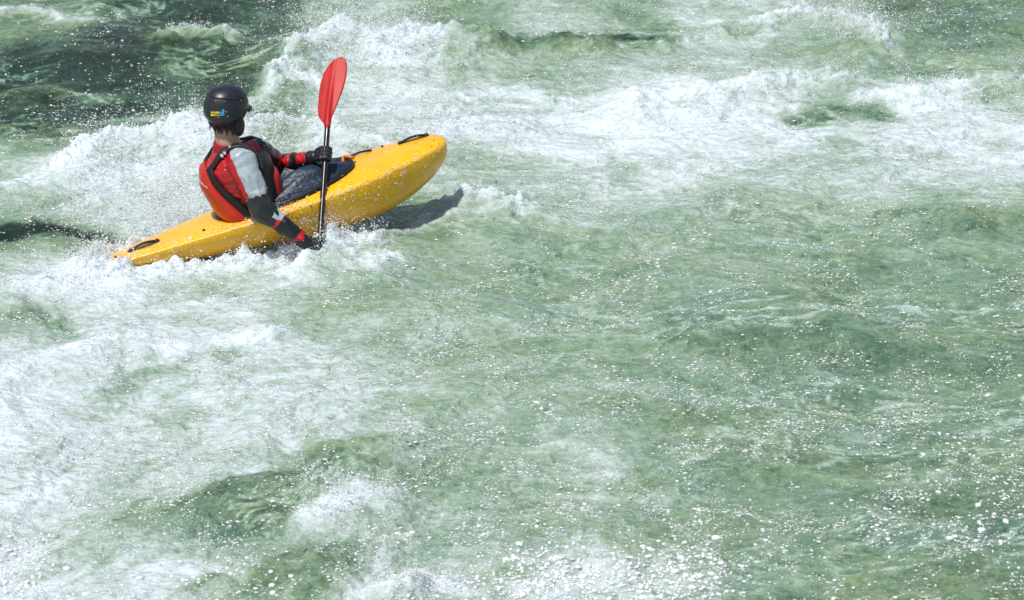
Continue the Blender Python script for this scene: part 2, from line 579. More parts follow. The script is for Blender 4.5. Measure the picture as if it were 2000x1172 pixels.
rr = N.new('ShaderNodeMapRange'); rr.inputs[1].default_value = 0.4; rr.inputs[2].default_value = 0.9; rr.inputs[3].default_value = 0.05; rr.inputs[4].default_value = 0.22
Lk.new(airv, rr.inputs[0]); Lk.new(rr.outputs[0], b.inputs['Roughness'])
b.inputs['IOR'].default_value = 1.36
b.inputs['Subsurface Weight'].default_value = 0.4
b.inputs['Subsurface Radius'].default_value = (0.8, 1.0, 0.85)
b.inputs['Subsurface Scale'].default_value = 0.12
n3 = tex_noise(11, 3, 0.55, (1, 1.7, 1))
hb = math_n('ADD', math_n('MULTIPLY', n1.outputs[0], 0.40), math_n('MULTIPLY', n2.outputs[0], 0.10))
hb = math_n('ADD', hb, math_n('MULTIPLY', n3.outputs[0], 1.5))
bp = N.new('ShaderNodeBump'); bp.inputs['Strength'].default_value = 0.9; bp.inputs['Distance'].default_value = 0.042
Lk.new(hb, bp.inputs['Height']); Lk.new(bp.outputs[0], b.inputs['Normal'])
me.materials.append(wm)
river_o = link('river_water', me, None, (0, 0, 0))
river_o['kind'] = 'structure'

# ================================================================== KAYAK
YEL = mat('yellow plastic hull', (0.92, 0.48, 0.004), 0.24, 0.5, (6, (0.84, 0.39, 0.004), 0.35, 0.75), (45, 0.25, 0.004), 0, 0.35)
BLK = mat('black webbing', (0.010, 0.010, 0.011), 0.5, 0.5, None, (300, 0.4, 0.001))
RUB = mat('black rubber rim', (0.012, 0.012, 0.013), 0.38)
NAVY = mat('navy neoprene spray deck', (0.008, 0.017, 0.036), 0.42, 0.5, (14, (0.014, 0.030, 0.060), 0.4, 0.7), (40, 0.8, 0.008))

_n = YEL.node_tree; _b = _n.nodes['Principled BSDF']
_tc = _n.nodes.new('ShaderNodeTexCoord'); _mp = _n.nodes.new('ShaderNodeMapping'); _mp.inputs['Scale'].default_value = (3, 9, 60); _mp.inputs['Rotation'].default_value = (0, 0.25, 0.4)
_ns = _n.nodes.new('ShaderNodeTexNoise'); _ns.inputs['Scale'].default_value = 4; _ns.inputs['Detail'].default_value = 8; _ns.inputs['Roughness'].default_value = 0.7
_mr = _n.nodes.new('ShaderNodeMapRange'); _mr.inputs[1].default_value = 0.35; _mr.inputs[2].default_value = 0.7; _mr.inputs[3].default_value = 0.12; _mr.inputs[4].default_value = 0.46
_n.links.new(_tc.outputs['Object'], _mp.inputs[0]); _n.links.new(_mp.outputs[0], _ns.inputs['Vector']); _n.links.new(_ns.outputs[0], _mr.inputs[0]); _n.links.new(_mr.outputs[0], _b.inputs['Roughness'])
AX = nrm(BOW - STERN); KL = np.linalg.norm(BOW - STERN)
PORT = nrm(np.cross([0, 0, 1], AX))                # away from the camera
ROLL = R(-6.0)
UPK = nrm(np.cross(AX, PORT))
PORT, UPK = PORT * math.cos(ROLL) + UPK * math.sin(ROLL), UPK * math.cos(ROLL) - PORT * math.sin(ROLL)
S_ = [0.0, 0.02, 0.06, 0.14, 0.26, 0.38, 0.50, 0.62, 0.74, 0.84, 0.92, 0.97, 0.992, 1.0]
HW = [0.015, 0.048, 0.080, 0.130, 0.185, 0.245, 0.295, 0.308, 0.285, 0.235, 0.175, 0.122, 0.078, 0.02]
TOP = [0.005, 0.014, 0.020, 0.022, 0.024, 0.030, 0.044, 0.058, 0.064, 0.062, 0.056, 0.048, 0.034, 0.01]
BOT = [0.005, 0.022, 0.045, 0.095, 0.155, 0.20, 0.245, 0.285, 0.295, 0.265, 0.205, 0.135, 0.075, 0.01]


def cs(t, ys):
    """smooth interpolation of the station tables"""
    t = float(np.clip(t, 0, 1))
    k = int(np.clip(np.searchsorted(S_, t) - 1, 0, len(S_) - 2))
    x0, x1 = S_[k], S_[k + 1]; h = x1 - x0; u = (t - x0) / h

    def slope(i):
        if i == 0 or i == len(S_) - 1:
            return 0.0 if i else (ys[1] - ys[0]) / (S_[1] - S_[0])
        d0 = (ys[i] - ys[i - 1]) / (S_[i] - S_[i - 1]); d1 = (ys[i + 1] - ys[i]) / (S_[i + 1] - S_[i])
        return 0.0 if d0 * d1 <= 0 else 2 * d0 * d1 / (d0 + d1)
    m0 = slope(k); m1 = slope(k + 1) if k + 1 < len(S_) - 1 else (ys[-1] - ys[-2]) / (S_[-1] - S_[-2])
    return ((2 * u**3 - 3 * u**2 + 1) * ys[k] + (u**3 - 2 * u**2 + u) * h * m0 + (-2 * u**3 + 3 * u**2) * ys[k + 1] + (u**3 - u**2) * h * m1)


def kpt(s, ang):
    """hull surface: ang 0 starboard gunwale, 90 deck ridge, 180 port, 270 keel"""
    w = cs(s, HW); tp = cs(s, TOP); bt = cs(s, BOT)
    c, sn = math.cos(ang), math.sin(ang)
    if sn >= 0:
        ex = 0.80
        x = abs(c) ** ex * (1 if c > 0 else -1) * w; y = abs(sn) ** 0.95 * tp
    else:
        ex = 0.62
        x = abs(c) ** ex * (1 if c > 0 else -1) * w * (1 - 0.24 * abs(sn) ** 1.3); y = -abs(sn) ** 0.78 * bt
    # moulded crease under the gunwale
    y += -0.006 * math.exp(-((math.degrees(ang) - 28) / 5) ** 2) * (1 if 0.55 < s < 0.95 else 0)
    return STERN + AX * (KL * s) - PORT * x + UPK * y


kayak = thing('kayak', 'yellow plastic whitewater kayak with its bow lifted out of the rapids', 'kayak', tuple(kpt(0.5, R(270))))
mb = MB()
ss = np.concatenate([np.linspace(0, 0.06, 10), np.linspace(0.07, 0.93, 70), np.linspace(0.94, 1.0, 14)])
mb.loft([[kpt(s, 2 * math.pi * k / 72) for k in range(72)] for s in ss])
hull = mb.build('hull', YEL, kayak)


def deck(s, x, off=0.0):  # noqa
    """point above the deck at station s, x metres to port"""
    w = cs(s, HW); tp = cs(s, TOP)
    q = min(abs(x) / w, 0.999)
    c = q ** (1 / 0.80); y = math.sqrt(max(0, 1 - c * c)) ** 0.95 * tp
    return STERN + AX * (KL * s) + PORT * x + UPK * (y + off)


# grab loops on flat dark patches that paint the recess shade
def grab_loop(sa, sb, x0, hgt):
    g = MB()
    P = [deck(sa + (sb - sa) * t, x0, 0.006 + hgt * math.sin(math.pi * t)) for t in np.linspace(0, 1, 13)]
    g.tube(P, 0.008, 8)
    for t in (0, 1):
        p = deck(sa + (sb - sa) * t, x0, 0.004)
        g.ball(p, 0.016, 8)
    return g.build('grab_loop', BLK, kayak)


def recess(sa, sb, x0, hw_):
    m = MB(); top = []; n = 24
    for k in range(n):
        q = 2 * math.pi * k / n
        top.append(deck((sa + sb) / 2 + (sb - sa) * 0.55 * math.cos(q), x0 + hw_ * math.sin(q) * (1 + 0.3 * math.cos(q)), 0.0025))
    m.add(top + [deck((sa + sb) / 2, x0, 0.0035)], [(k, (k + 1) % n, n) for k in range(n)])
    m.build('grab_recess_shade', RECESS_SHADE, kayak)


RECESS_SHADE = mat('painted recess shade', (0.05, 0.040, 0.018), 0.4, 0.5, (60, (0.32, 0.20, 0.03), 0.5, 0.7))  # shade of the hollow put into the colour, mottled
grab_loop(0.885, 0.960, 0.045, 0.014); recess(0.885, 0.960, 0.045, 0.022)
grab_loop(0.110, 0.185, -0.02, 0.016); recess(0.110, 0.185, -0.02, 0.024)
g = MB(); g.tube([deck(0.74 + 0.07 * t, 0.10, 0.006 + 0.012 * math.sin(math.pi * t)) for t in np.linspace(0, 1, 9)], 0.007, 8); g.build('deck_strap', BLK, kayak)
for s, x in ((0.845, 0.12), (0.30, -0.12), (0.07, -0.02)):
    bmb = MB(); bmb.ball(deck(s, x, 0.001), 0.010, 8); bmb.build('bolt', BLK, kayak)

# cockpit rim and spray deck
CK0, CK1, CKW = 0.36, 0.735, 0.230


def rim(a, k=1.0, off=0.02):
    """point on the cockpit outline; a=0 bow end"""
    s = (CK0 + CK1) / 2 + (CK1 - CK0) / 2 * math.cos(a) * k
    e = abs(math.sin(a)) ** 0.85 * (1 if math.sin(a) >= 0 else -1)
    x = CKW * e * k * (1.0 - 0.02 * math.cos(a))
    return deck(s, x, off)


r_ = MB()
cp = [rim(2 * math.pi * k / 64) for k in range(64)]
rings = []
for k in range(64):
    t = nrm(cp[(k + 1) % 64] - cp[k - 1]); sd = nrm(np.cross(t, UPK))
    rings.append([cp[k] + 0.016 * (sd * math.cos(q) + UPK * 0.8 * math.sin(q)) for q in [2 * math.pi * i / 10 for i in range(10)]])
vs_ = [p for r in rings for p in r]
fs = [(k * 10 + i, k * 10 + (i + 1) % 10, ((k + 1) % 64) * 10 + (i + 1) % 10, ((k + 1) % 64) * 10 + i) for k in range(64) for i in range(10)]
r_.add(vs_, fs)
r_.build('cockpit_rim', RUB, kayak)

# ================================================================== PERSON
HIP = deck(0.405, 0.0, -0.03)
YC = float(HIP[1])
FA = R(9)
F = np.array([math.cos(FA), math.sin(FA), 0]); RS = np.array([math.sin(FA), -math.cos(FA), 0]); U = np.array([0, 0, 1.0])
person = thing('person', 'kayaker in black helmet, red and grey jacket and red life vest, gripping the paddle', 'person', tuple(HIP))

# torso stations: forward, up, half depth, half width
TOR = [(0.075, -0.12, 0.11, 0.16), (0.065, 0.0, 0.125, 0.168), (0.035, 0.11, 0.135, 0.158), (0.000, 0.21, 0.155, 0.168), (-0.022, 0.315, 0.160, 0.175),
       (-0.005, 0.390, 0.130, 0.165), (-0.012, 0.437, 0.094, 0.115), (-0.034, 0.467, 0.072, 0.072)]


def tor(u):
    us = [t[1] for t in TOR]
    return [float(np.interp(u, us, [t[i] for t in TOR])) for i in (0, 2, 3)]


def tpt(theta, u, off=0.0, ex=0.9):
    """torso surface; theta 0 chest, 90 deg right side, 180 back"""
    f, d, w = tor(u)
    c, s = math.cos(theta), math.sin(theta)
    return HIP + F * (f + (d + off) * abs(c) ** ex * (1 if c > 0 else -1)) + RS * ((w + off) * abs(s) ** ex * (1 if s > 0 else -1)) + U * u


NECK0 = HIP + F * -0.034 + U * 0.455
HEADC = at(441, 214, YC + 0.01)                   # middle of the helmet
NECK1 = HEADC + U * -0.10 + F * -0.012
HA = R(48)                                       # head turned left, away from the camera
HF = np.array([math.cos(HA), math.sin(HA), 0]); HL = np.array([-math.sin(HA), math.cos(HA), 0])
ht = R(4); HU = nrm(U * math.cos(ht) + HF * math.sin(ht) * 0.6); HF = nrm(HF - HU * np.dot(HF, HU)); HL = np.cross(HU, HF)

# paddle axis: two grips fixed on the photo
GRIP_T = at(636, 302, YC + 0.12)
GRIP_B = at(624, 483, YC - 0.30)
PD = nrm(GRIP_T - GRIP_B)
SH_R = at(474, 318, YC - 0.165); EL_R = at(511, 408, YC - 0.27)
SH_L = at(502, 299, YC + 0.150); EL_L = at(548, 322, YC + 0.33)


def hand_axes(grip, elbow, palm_side):
    a = nrm(grip - elbow)
    a = nrm(a - PD * np.dot(a, PD))               # forearm direction across the shaft
    n = np.cross(PD, a) * palm_side               # direction the fingers wrap round first
    return a, n


def hand(m, grip, elbow, side, grow=0.0, thumb_up=1):
    """palm, four bent fingers round the shaft and a thumb; side = which side of the shaft the palm lies on"""
    a, n = hand_axes(grip, elbow, side)
    rs = 0.018                                   # shaft radius
    # palm behind the shaft, knuckles at the far side of the palm normal
    wrist = grip - a * 0.085 + n * 0.012
    palm_c = grip - a * 0.030 + n * 0.014
    for k in range(4):
        o = PD * (0.033 - 0.022 * k) * thumb_up
        m.tube([wrist + o * 0.55, grip - a * 0.045 + n * 0.022 + o * 0.9, grip - a * 0.010 + n * (rs + 0.013) + o], [0.017 + grow, 0.0165 + grow, 0.0135 + grow], 10)
        fr = (0.0098, 0.0102, 0.0098, 0.0085)[k] + grow
        ln = (0.96, 1.03, 1.0, 0.86)[k]
        pts = []
        for ang in (95, 60, 20, -25, -75, -125 - 10 * (k % 2)):
            q = 95 - (95 - ang) * ln
            rad = rs + fr * 0.95
            pts.append(grip + o + (n * math.sin(R(q)) + a * math.cos(R(q))) * rad)
        m.tube(pts, [fr * 1.12, fr * 1.1, fr * 1.05, fr, fr * 0.95, fr * 0.85], 10)
    # thumb closes from the other side of the palm
    tb = grip - a * 0.052 + PD * 0.036 * thumb_up
    m.tube([tb + n * 0.004, grip - a * 0.034 - n * 0.010 + PD * 0.044 * thumb_up, grip - a * 0.008 - n * (rs + 0.010) + PD * 0.034 * thumb_up, grip + a * 0.016 - n * (rs + 0.006) + PD * 0.020 * thumb_up],
           [0.015 + grow, 0.0135 + grow, 0.0115 + grow, 0.0095 + grow], 10)
    return wrist


aR, nR = hand_axes(GRIP_B, EL_R, 1); aL, nL = hand_axes(GRIP_T, EL_L, 1)
SIDE_R = 1 if np.dot(nR, [0, -1, 0]) > 0 else -1     # backs of both hands towards the camera
SIDE_L = 1 if np.dot(nL, [0, -1, 0]) > 0 else -1
tmp = MB(); WR_R = hand(tmp, GRIP_B, EL_R, SIDE_R); tmp = MB(); WR_L = hand(tmp, GRIP_T, EL_L, SIDE_L)


def mid(a, b_, t):
    return a + (b_ - a) * t


# ---- body (skin): one fused surface
SKIN = mat('skin', (0.48, 0.29, 0.20), 0.45, 0.5, (40, (0.42, 0.23, 0.15), 0.4, 0.7))
bd = MB()
bd.loft([[tpt(2 * math.pi * k / 28, u, -0.012) for k in range(28)] for u in np.linspace(-0.12, 0.462, 18)])
bd.tube([NECK0 - U * 0.05, NECK0, mid(NECK0, NECK1, 0.6), NECK1 + HU * 0.05], [0.084, 0.078, 0.072, 0.068], 18)
for sh, el, wr in ((SH_R, EL_R, WR_R), (SH_L, EL_L, WR_L)):
    inn = mid(sh, HIP + F * 0.0 + U * 0.37, 0.55)
    bd.tube([inn, sh, mid(sh, el, 0.35), mid(sh, el, 0.75), el, mid(el, wr, 0.3), mid(el, wr, 0.75), wr], [0.075, 0.062, 0.052, 0.044, 0.041, 0.043, 0.033, 0.027], 14)
hand(bd, GRIP_B, EL_R, SIDE_R); hand(bd, GRIP_T, EL_L, SIDE_L)
# legs stretched forward inside the boat
for sg in (-1, 1):
    h0 = HIP + PORT * 0.09 * sg - U * 0.05
    kn = deck(0.58, 0.15 * sg, -0.10); an = deck(0.74, 0.09 * sg, -0.19); toe = deck(0.80, 0.09 * sg, -0.10)
    bd.tube([h0, mid(h0, kn, 0.5), kn, mid(kn, an, 0.35), an], [0.085, 0.075, 0.055, 0.052, 0.036], 12)
    bd.tube([an, toe], [0.035, 0.028], 10)
# head: skull, jaw, nose, brow, lips, ears
sk = HEADC - HU * 0.005
AXH = [HF, HL, HU]
bd.ball(sk + HF * -0.008 + HU * 0.01, (0.096, 0.076, 0.100), 18, 0, AXH)
bd.ball(sk + HF * 0.030 - HU * 0.055, (0.062, 0.058, 0.075), 16, 0, AXH)
bd.ball(sk + HF * 0.062 - HU * 0.105, (0.026, 0.030, 0.022), 12, 0, AXH)
bd.tube([sk + HF * 0.088 - HU * 0.005, sk + HF * 0.105 - HU * 0.035, sk + HF * 0.110 - HU * 0.046], [0.009, 0.011, 0.013], 10)
for sg in (-1, 1):
    bd.ball(sk + HF * 0.102 - HU * 0.048 + HL * 0.013 * sg, 0.009, 8)
    bd.ball(sk + HL * 0.078 * sg - HU * 0.025 - HF * 0.004, (0.024, 0.012, 0.034), 10, 0, AXH)
    bd.tube([sk + HF * 0.082 + HL * 0.048 * sg + HU * 0.012, sk + HF * 0.092 + HL * 0.018 * sg + HU * 0.014], [0.010, 0.011], 8)
    bd.ball(sk + HF * 0.076 - HU * 0.045 + HL * 0.04 * sg, 0.020, 8)
for dz, ln in ((-0.071, 0.021), (-0.080, 0.019)):
    bd.tube([sk + HF * 0.081 + HU * dz + HL * ln, sk + HF * 0.090 + HU * dz, sk + HF * 0.081 + HU * dz - HL * ln], [0.005, 0.008, 0.005], 8)
bme = remesh(bd, 'body', 0.0055, 3, HIP)
bme.polygons.foreach_set('use_smooth', [True] * len(bme.polygons))
bme.materials.append(SKIN)
body = link('body', bme, person, HIP)
LIPS = mat('eye white', (0.75, 0.72, 0.68), 0.2); IRIS = mat('dark iris', (0.02, 0.013, 0.008), 0.15)
for sg in (-1, 1):
    ev = MB(); ec = sk + HF * 0.076 + HL * 0.031 * sg - HU * 0.008
    ev.ball(ec, 0.0125, 10, 0); ev.ball(ec + HF * 0.0072, 0.0065, 8, 1)
    ev.build('eye', [LIPS, IRIS], body)

# ---- jacket: fused shell with real folds, coloured panels
jk = MB()
jk.loft([[tpt(2 * math.pi * k / 32, u, 0.006) for k in range(32)] for u in np.linspace(-0.10, 0.455, 18)])
jk.tube([NECK0 - U * 0.04, NECK0 + U * 0.012], [0.082, 0.070], 20, round_ends=False)
for sh, el, wr, big in ((SH_R, EL_R, WR_R, 1.08), (SH_L, EL_L, WR_L, 1.06)):
    inn = mid(sh, HIP + F * 0.0 + U * 0.36, 0.6)
    jk.tube([inn, sh, mid(sh, el, 0.3), mid(sh, el, 0.65), mid(sh, el, 0.9), el, mid(el, wr, 0.2), mid(el, wr, 0.6), mid(el, wr, 0.86)],
            [q * big for q in (0.095, 0.084, 0.078, 0.070, 0.062, 0.058, 0.058, 0.047, 0.040)], 18)
jme = remesh(jk, 'jacket', 0.0060, 7, HIP)
P = mverts(jme) + HIP; Nn = mnormals(jme)


def seg_t(P, a, b_):
    d = b_ - a
    t = ((P - a) @ d) / (d @ d)
    q = a + np.clip(t, 0, 1)[:, None] * d
    return t, np.linalg.norm(P - q, axis=1)


tU, dU = seg_t(P, SH_R, EL_R); tF, dF = seg_t(P, EL_R, WR_R); tU2, dU2 = seg_t(P, SH_L, EL_L); tF2, dF2 = seg_t(P, EL_L, WR_L)
# folds: rings round the sleeves and drag lines from the shoulder
fold = perlin3(np.stack([P[:, 0] * 14, P[:, 1] * 14, P[:, 2] * 30], 1)) * 0.5 + perlin3(P * 30) * 0.12
near_el = (1 - np.exp(-(np.linalg.norm(P - EL_R, axis=1) / 0.10) ** 2)) * np.where(dF2 < 0.085, 0.55, 1.0)
arm = near_el * np.exp(-(np.minimum(np.minimum(dU, dF), np.minimum(dU2, dF2)) / 0.09) ** 2)
axu = nrm(EL_R - SH_R)
drag = np.abs(np.sin(tU * 15 + 3.5 * perlin3(P * 9) + 7 * ((P - SH_R) @ F)))
rip = (0.5 - np.abs(perlin3(np.stack([P[:, 0] * 15 + P[:, 2] * 9, P[:, 1] * 8, P[:, 2] * 7 - P[:, 0] * 4], 1)))) * 2
P2 = P + Nn * ((0.009 * fold + 0.020 * (rip - 0.6) * arm + 0.007 * (drag - 0.6) * near_el * np.exp(-(dU / 0.08) ** 2)))[:, None]
jme.vertices.foreach_set('co', (P2 - HIP).astype(np.float32).ravel())
# panel mask: 0 red, 0.4 grey, 0.8 black
onR = (dU < 0.13)
vec = P - (SH_R + np.clip(tU, -0.4, 1)[:, None] * (EL_R - SH_R))
perp = nrm(np.cross(axu, [0, -1, 0]))                       # across the arm in the picture plane
if np.dot(perp, F) < 0:
    perp = -perp
side = vec @ perp
mask = np.full(len(P), 0.4)
grey = onR & (side > -0.036 - 0.03 * np.clip(-tU, 0, 1) + 0.005 * np.clip(tU, 0, 1)) & (tU < 0.93) & (tU > -0.45) & (vec @ RS > -0.05) & (tF < 0.12)
mask[grey] = 0.0
fore = (dF < 0.085) & (tF > 0.0) & ~(dU < dF * 0.8)
mask[fore] = 0.8
vf = P - (EL_R + np.clip(tF, 0, 1)[:, None] * (WR_R - EL_R))
mask[fore & (np.abs(tF - 0.26) < 0.13) & (vf @ U > 0.022)] = 0.0
mask[fore & (np.abs(tF - 0.37) < 0.03) & (vf @ U < 0.03)] = 0.4
mask[fore & (tF > 0.78) & (tF < 0.90)] = 0.4
foreL = (dF2 < 0.085) & (tF2 > 0.0)
vl = P - (EL_L + np.clip(tF2, 0, 1)[:, None] * (WR_L - EL_L))
mask[foreL & (vl @ U < -0.012)] = 0.8  # far forearm black along its lower side
mask[foreL & ((np.abs(tF2 - 0.20) < 0.10) | (np.abs(tF2 - 0.53) < 0.10))] = 0.8
greyL = (dU2 < 0.10) & (tU2 < 0.7) & (vl @ F > 0.0)
mask[(dU2 < 0.10) & (tU2 < 0.5) & (dF2 > 0.1)] = 0.8
set_attr(jme, 'panel', mask)
JK = mask_mat('wet jacket cloth', [(0.0, (0.35, 0.41, 0.44)), (0.2, (0.43, 0.010, 0.012)), (0.6, (0.012, 0.012, 0.013))], 'panel', 0.34, (70, 0.5, 0.003))
jme.materials.append(JK)
jme.polygons.foreach_set('use_smooth', [True] * len(jme.polygons))
jacket = link('jacket', jme, person, HIP)
RED = mat('dark red neoprene', (0.28, 0.012, 0.018), 0.55, 0.4, None, (80, 0.3, 0.003))
cl = MB()
crs = []
for u, rd in ((-0.01, 0.092), (0.008, 0.088), (0.030, 0.081), (0.040, 0.078), (0.038, 0.073), (0.02, 0.068)):
    crs.append([NECK0 + U * (u - 0.012) + F * (-0.006 - 0.1 * u) + rd * (F * math.cos(q) * 1.02 + RS * math.sin(q)) for q in [2 * math.pi * i / 32 for i in range(32)]])
cl.loft(crs, 0, False); cl.build('collar', RED, jacket)

bvh = BVHTree.FromPolygons([tuple(p) for p in P2], [tuple(f.vertices) for f in jme.polygons])


def snap(p, off):
    loc, n, i, d = bvh.find_nearest(V(p))
    loc = np.array(loc); n = np.array(n)
    return loc + n * off, n


def ribbon(m, path, width, off=0.006, thick=0.006, n=36, follow=True, mi=0, wide=None):
    """webbing laid along a path on the jacket"""
    path = [np.asarray(p, float) for p in path]
    cum = [0]
    for k in range(1, len(path)):
        cum.append(cum[-1] + np.linalg.norm(path[k] - path[k - 1]))
    P_ = []
    for t in np.linspace(0, cum[-1], n):
        P_.append(np.array([np.interp(t, cum, [p[i] for p in path]) for i in range(3)]))
    for _ in range(3):
        P_ = [P_[0]] + [(P_[i - 1] + 2 * P_[i] + P_[i + 1]) / 4 for i in range(1, n - 1)] + [P_[-1]]
    Q = []; NN = []
    for p in P_:
        q, nn = snap(p, off)
        if not follow:
            q = p
        Q.append(q); NN.append(nn)
    for _ in range(4):
        Q = [Q[0]] + [(Q[i - 1] + 2 * Q[i] + Q[i + 1]) / 4 for i in range(1, n - 1)] + [Q[-1]]
        NN = [NN[0]] + [nrm(NN[i - 1] + NN[i] + NN[i + 1]) for i in range(1, n - 1)] + [NN[-1]]
    rings = []
    for i in range(n):
        t = nrm(Q[min(i + 1, n - 1)] - Q[max(i - 1, 0)])
        sd = nrm(np.cross(t, NN[i])); up = np.cross(sd, t)
        w = width / 2 if wide is None else wide(i / (n - 1)) / 2
        rings.append([Q[i] + sd * w * a + up * thick * c for a, c in ((-1, 0), (-0.9, 0.8), (-0.45, 1), (0.0, 1.05), (0.45, 1), (0.9, 0.8), (1, 0), (0.9, -0.7), (-0.9, -0.7))])
    m.loft(rings, mi)
    return m


# ---- life vest: foam panels (one mesh), webbing as sub-parts
VRED = mat('red orange vest cloth', (0.54, 0.034, 0.008), 0.33, 0.5, (9, (0.43, 0.015, 0.009), 0.35, 0.7), (30, 0.35, 0.006))
VBLK = mat('black vest cloth', (0.010, 0.010, 0.011), 0.48, 0.4, None, (45, 0.5, 0.005))
VDR = mat('red vest cloth', (0.45, 0.012, 0.012), 0.4, 0.5, None, (35, 0.45, 0.006))


def panel(m, edge, u0, u1, centre, thick, mi, nu=22, nt=30, lean=lambda u: 0.0, prof=lambda b: 1 - abs(2 * b - 1) ** 6):
    """foam panel on the torso; edge(u) -> (theta min, theta max)"""
    out = []; inn = []
    for i in range(nu + 1):
        b_ = i / nu; u = u0 + (u1 - u0) * b_
        e0, e1 = edge(u)
        for j in range(nt + 1):
            a = j / nt; th = e0 + (e1 - e0) * a
            r_ = (1 - abs(2 * a - 1) ** 5) * prof(b_)
            out.append(tpt(R(th), u, 0.012 + thick * r_ ** 0.5) + F * lean(u))
            inn.append(tpt(R(th), u, 0.008))
    w = nt + 1; K = len(out); fs = []
    for i in range(nu):
        for j in range(nt):
            q = (i * w + j, i * w + j + 1, (i + 1) * w + j + 1, (i + 1) * w + j)
            fs.append(q); fs.append(tuple(K + c for c in q[::-1]))
    ring = [j for j in range(w)] + [i * w + nt for i in range(1, nu + 1)] + [nu * w + j for j in range(nt - 1, -1, -1)] + [i * w for i in range(nu - 1, 0, -1)]
    for k in range(len(ring)):
        a_, b2 = ring[k], ring[(k + 1) % len(ring)]
        fs.append((a_, K + a_, K + b2, b2))
    m.add(out + inn, fs, mi)


def back_edge(u):
    t = np.clip((u - 0.0) / 0.31, 0, 1)
    h = 104 - 72 * t
    return 180 - h, 180 + h


def front_edge(u):
    t = np.clip((u - 0.05) / 0.30, 0, 1)
    h = 66 - 14 * t
    return -h, h


lv = MB()
panel(lv, back_edge, 0.005, 0.335, 180, 0.062, 0, nu=30, lean=lambda u: -0.004, prof=lambda b: (1 - (1 - b) ** 5) * (1 - b ** 4) * (1 - 0.75 * b * b))
panel(lv, front_edge, 0.03, 0.41, 0, 0.084, 1)
vest = lv.build('life_vest', [VRED, VBLK], person, origin=HIP)


def tp2(th, u, off=0.02):
    return tpt(R(th), u, off)


# black side of the vest: broad band along the edge of the back panel
sb = MB(); ribbon(sb, [tp2(180 - 33, 0.345, 0.03), tp2(180 - 53, 0.245, 0.03), tp2(180 - 78, 0.12, 0.03), tp2(180 - 100, 0.02, 0.03), tp2(70, 0.0, 0.02)], 0.045, 0.012, 0.010, wide=lambda t: 0.046 + 0.045 * t); sb.build('side_strap', VBLK, vest)
sb = MB(); ribbon(sb, [tp2(180 + 33, 0.345, 0.03), tp2(180 + 53, 0.245, 0.03), tp2(180 + 78, 0.12, 0.03), tp2(180 + 100, 0.02, 0.03), tp2(-70, 0.0, 0.02)], 0.045, 0.012, 0.010, wide=lambda t: 0.046 + 0.045 * t); sb.build('side_strap', VBLK, vest)
for sg in (1, -1):
    top = HIP + F * -0.008 + RS * 0.098 * sg + U * 0.475
    st = MB()
    ribbon(st, [tp2(180 - 20 * sg, 0.31, 0.05), tp2(180 - 36 * sg, 0.37, 0.03), top - F * 0.05, top, top + F * 0.055 - U * 0.01, tp2(48 * sg, 0.395, 0.05), tp2(44 * sg, 0.35, 0.09)],
           0.05, 0.012, 0.009, wide=lambda t: 0.036 + 0.045 * t * t)
    st.build('shoulder_strap', VBLK, vest)
# red piping down the near edge of the chest panel and red chest pocket
for sg in (1, -1):
    pp = MB(); pp.tube([tpt(R((front_edge(u)[1] - 1) * sg), u, 0.036) for u in np.linspace(0.05, 0.40, 14)], [0.012] * 14, 8); pp.build('piping', VDR, vest)
pk = MB(); panel(pk, lambda u: (-26, 26), 0.05, 0.31, 0, 0.112, 0); pk.build('chest_pocket', VDR, vest)
wb = MB(); ribbon(wb, [tpt(R(t), 0.055, 0.03) for t in range(60, 132, 6)], 0.05, 0.014, 0.010); wb.build('waist_strap', VBLK, vest)
BUC = mat('grey buckle', (0.30, 0.32, 0.33), 0.3, 0.5)
for q in (0.35, 0.45, 0.62):
    c0 = tp2(180 - 36, 0.37, 0.03); c1 = HIP + F * -0.008 + RS * 0.098 + U * 0.475
    p, nn = snap(mid(c0, c1, q * 1.4), 0.020)
    bk = MB(); t = nrm(c1 - c0); s2 = nrm(np.cross(t, nn)); u2 = np.cross(s2, t)
    bk.ball(p, (0.010, 0.016, 0.005), 8, 0, [t, s2, u2]); bk.build('buckle', BUC, vest)

# small pale print on the back of the vest
lb = MB()
for k in range(6):
    th = 180 - 12 - 5.0 * k
    u_ = 0.262 - 0.004 * k
    p0 = tpt(R(th), u_ - 0.007, 0.058); p1 = tpt(R(th + 1.5), u_ + 0.007 * (1 if k % 2 else 0.4), 0.058)
    lb.tube([p0, p1], 0.0024, 6)
lb.build('print', mat('pale print', (0.6, 0.55, 0.5), 0.5), vest)

# ---- gloves, elbow guard, arm straps
GLV = mat('black neoprene glove', (0.011, 0.011, 0.012), 0.42, 0.5, (220, (0.05, 0.05, 0.05), 0.66, 0.72), (130, 0.6, 0.002))
for grip, el, sd_, wr in ((GRIP_B, EL_R, SIDE_R, WR_R), (GRIP_T, EL_L, SIDE_L, WR_L)):
    gl = MB(); hand(gl, grip, el, sd_, 0.0035)
    gl.tube([mid(el, wr, 0.90), mid(el, wr, 0.95), wr], [0.046, 0.043, 0.038], 16)
    gme = remesh(gl, 'glove', 0.0032, 3, HIP)
    gme.materials.append(GLV); gme.polygons.foreach_set('use_smooth', [True] * len(gme.polygons))
    link('glove', gme, person, HIP)
ELB = mat('black elbow guard plastic', (0.016, 0.018, 0.017), 0.25, 0.5, (12, (0.035, 0.04, 0.037), 0.45, 0.75), (25, 0.3, 0.004))
eg = MB()
d1 = nrm(EL_R - SH_R); d2 = nrm(WR_R - EL_R)
eg.tube([EL_R - d1 * 0.075, EL_R - d1 * 0.03, EL_R + (d1 - d2) * 0.012, EL_R + d2 * 0.05, EL_R + d2 * 0.085], [0.072, 0.078, 0.078, 0.073, 0.062], 20)
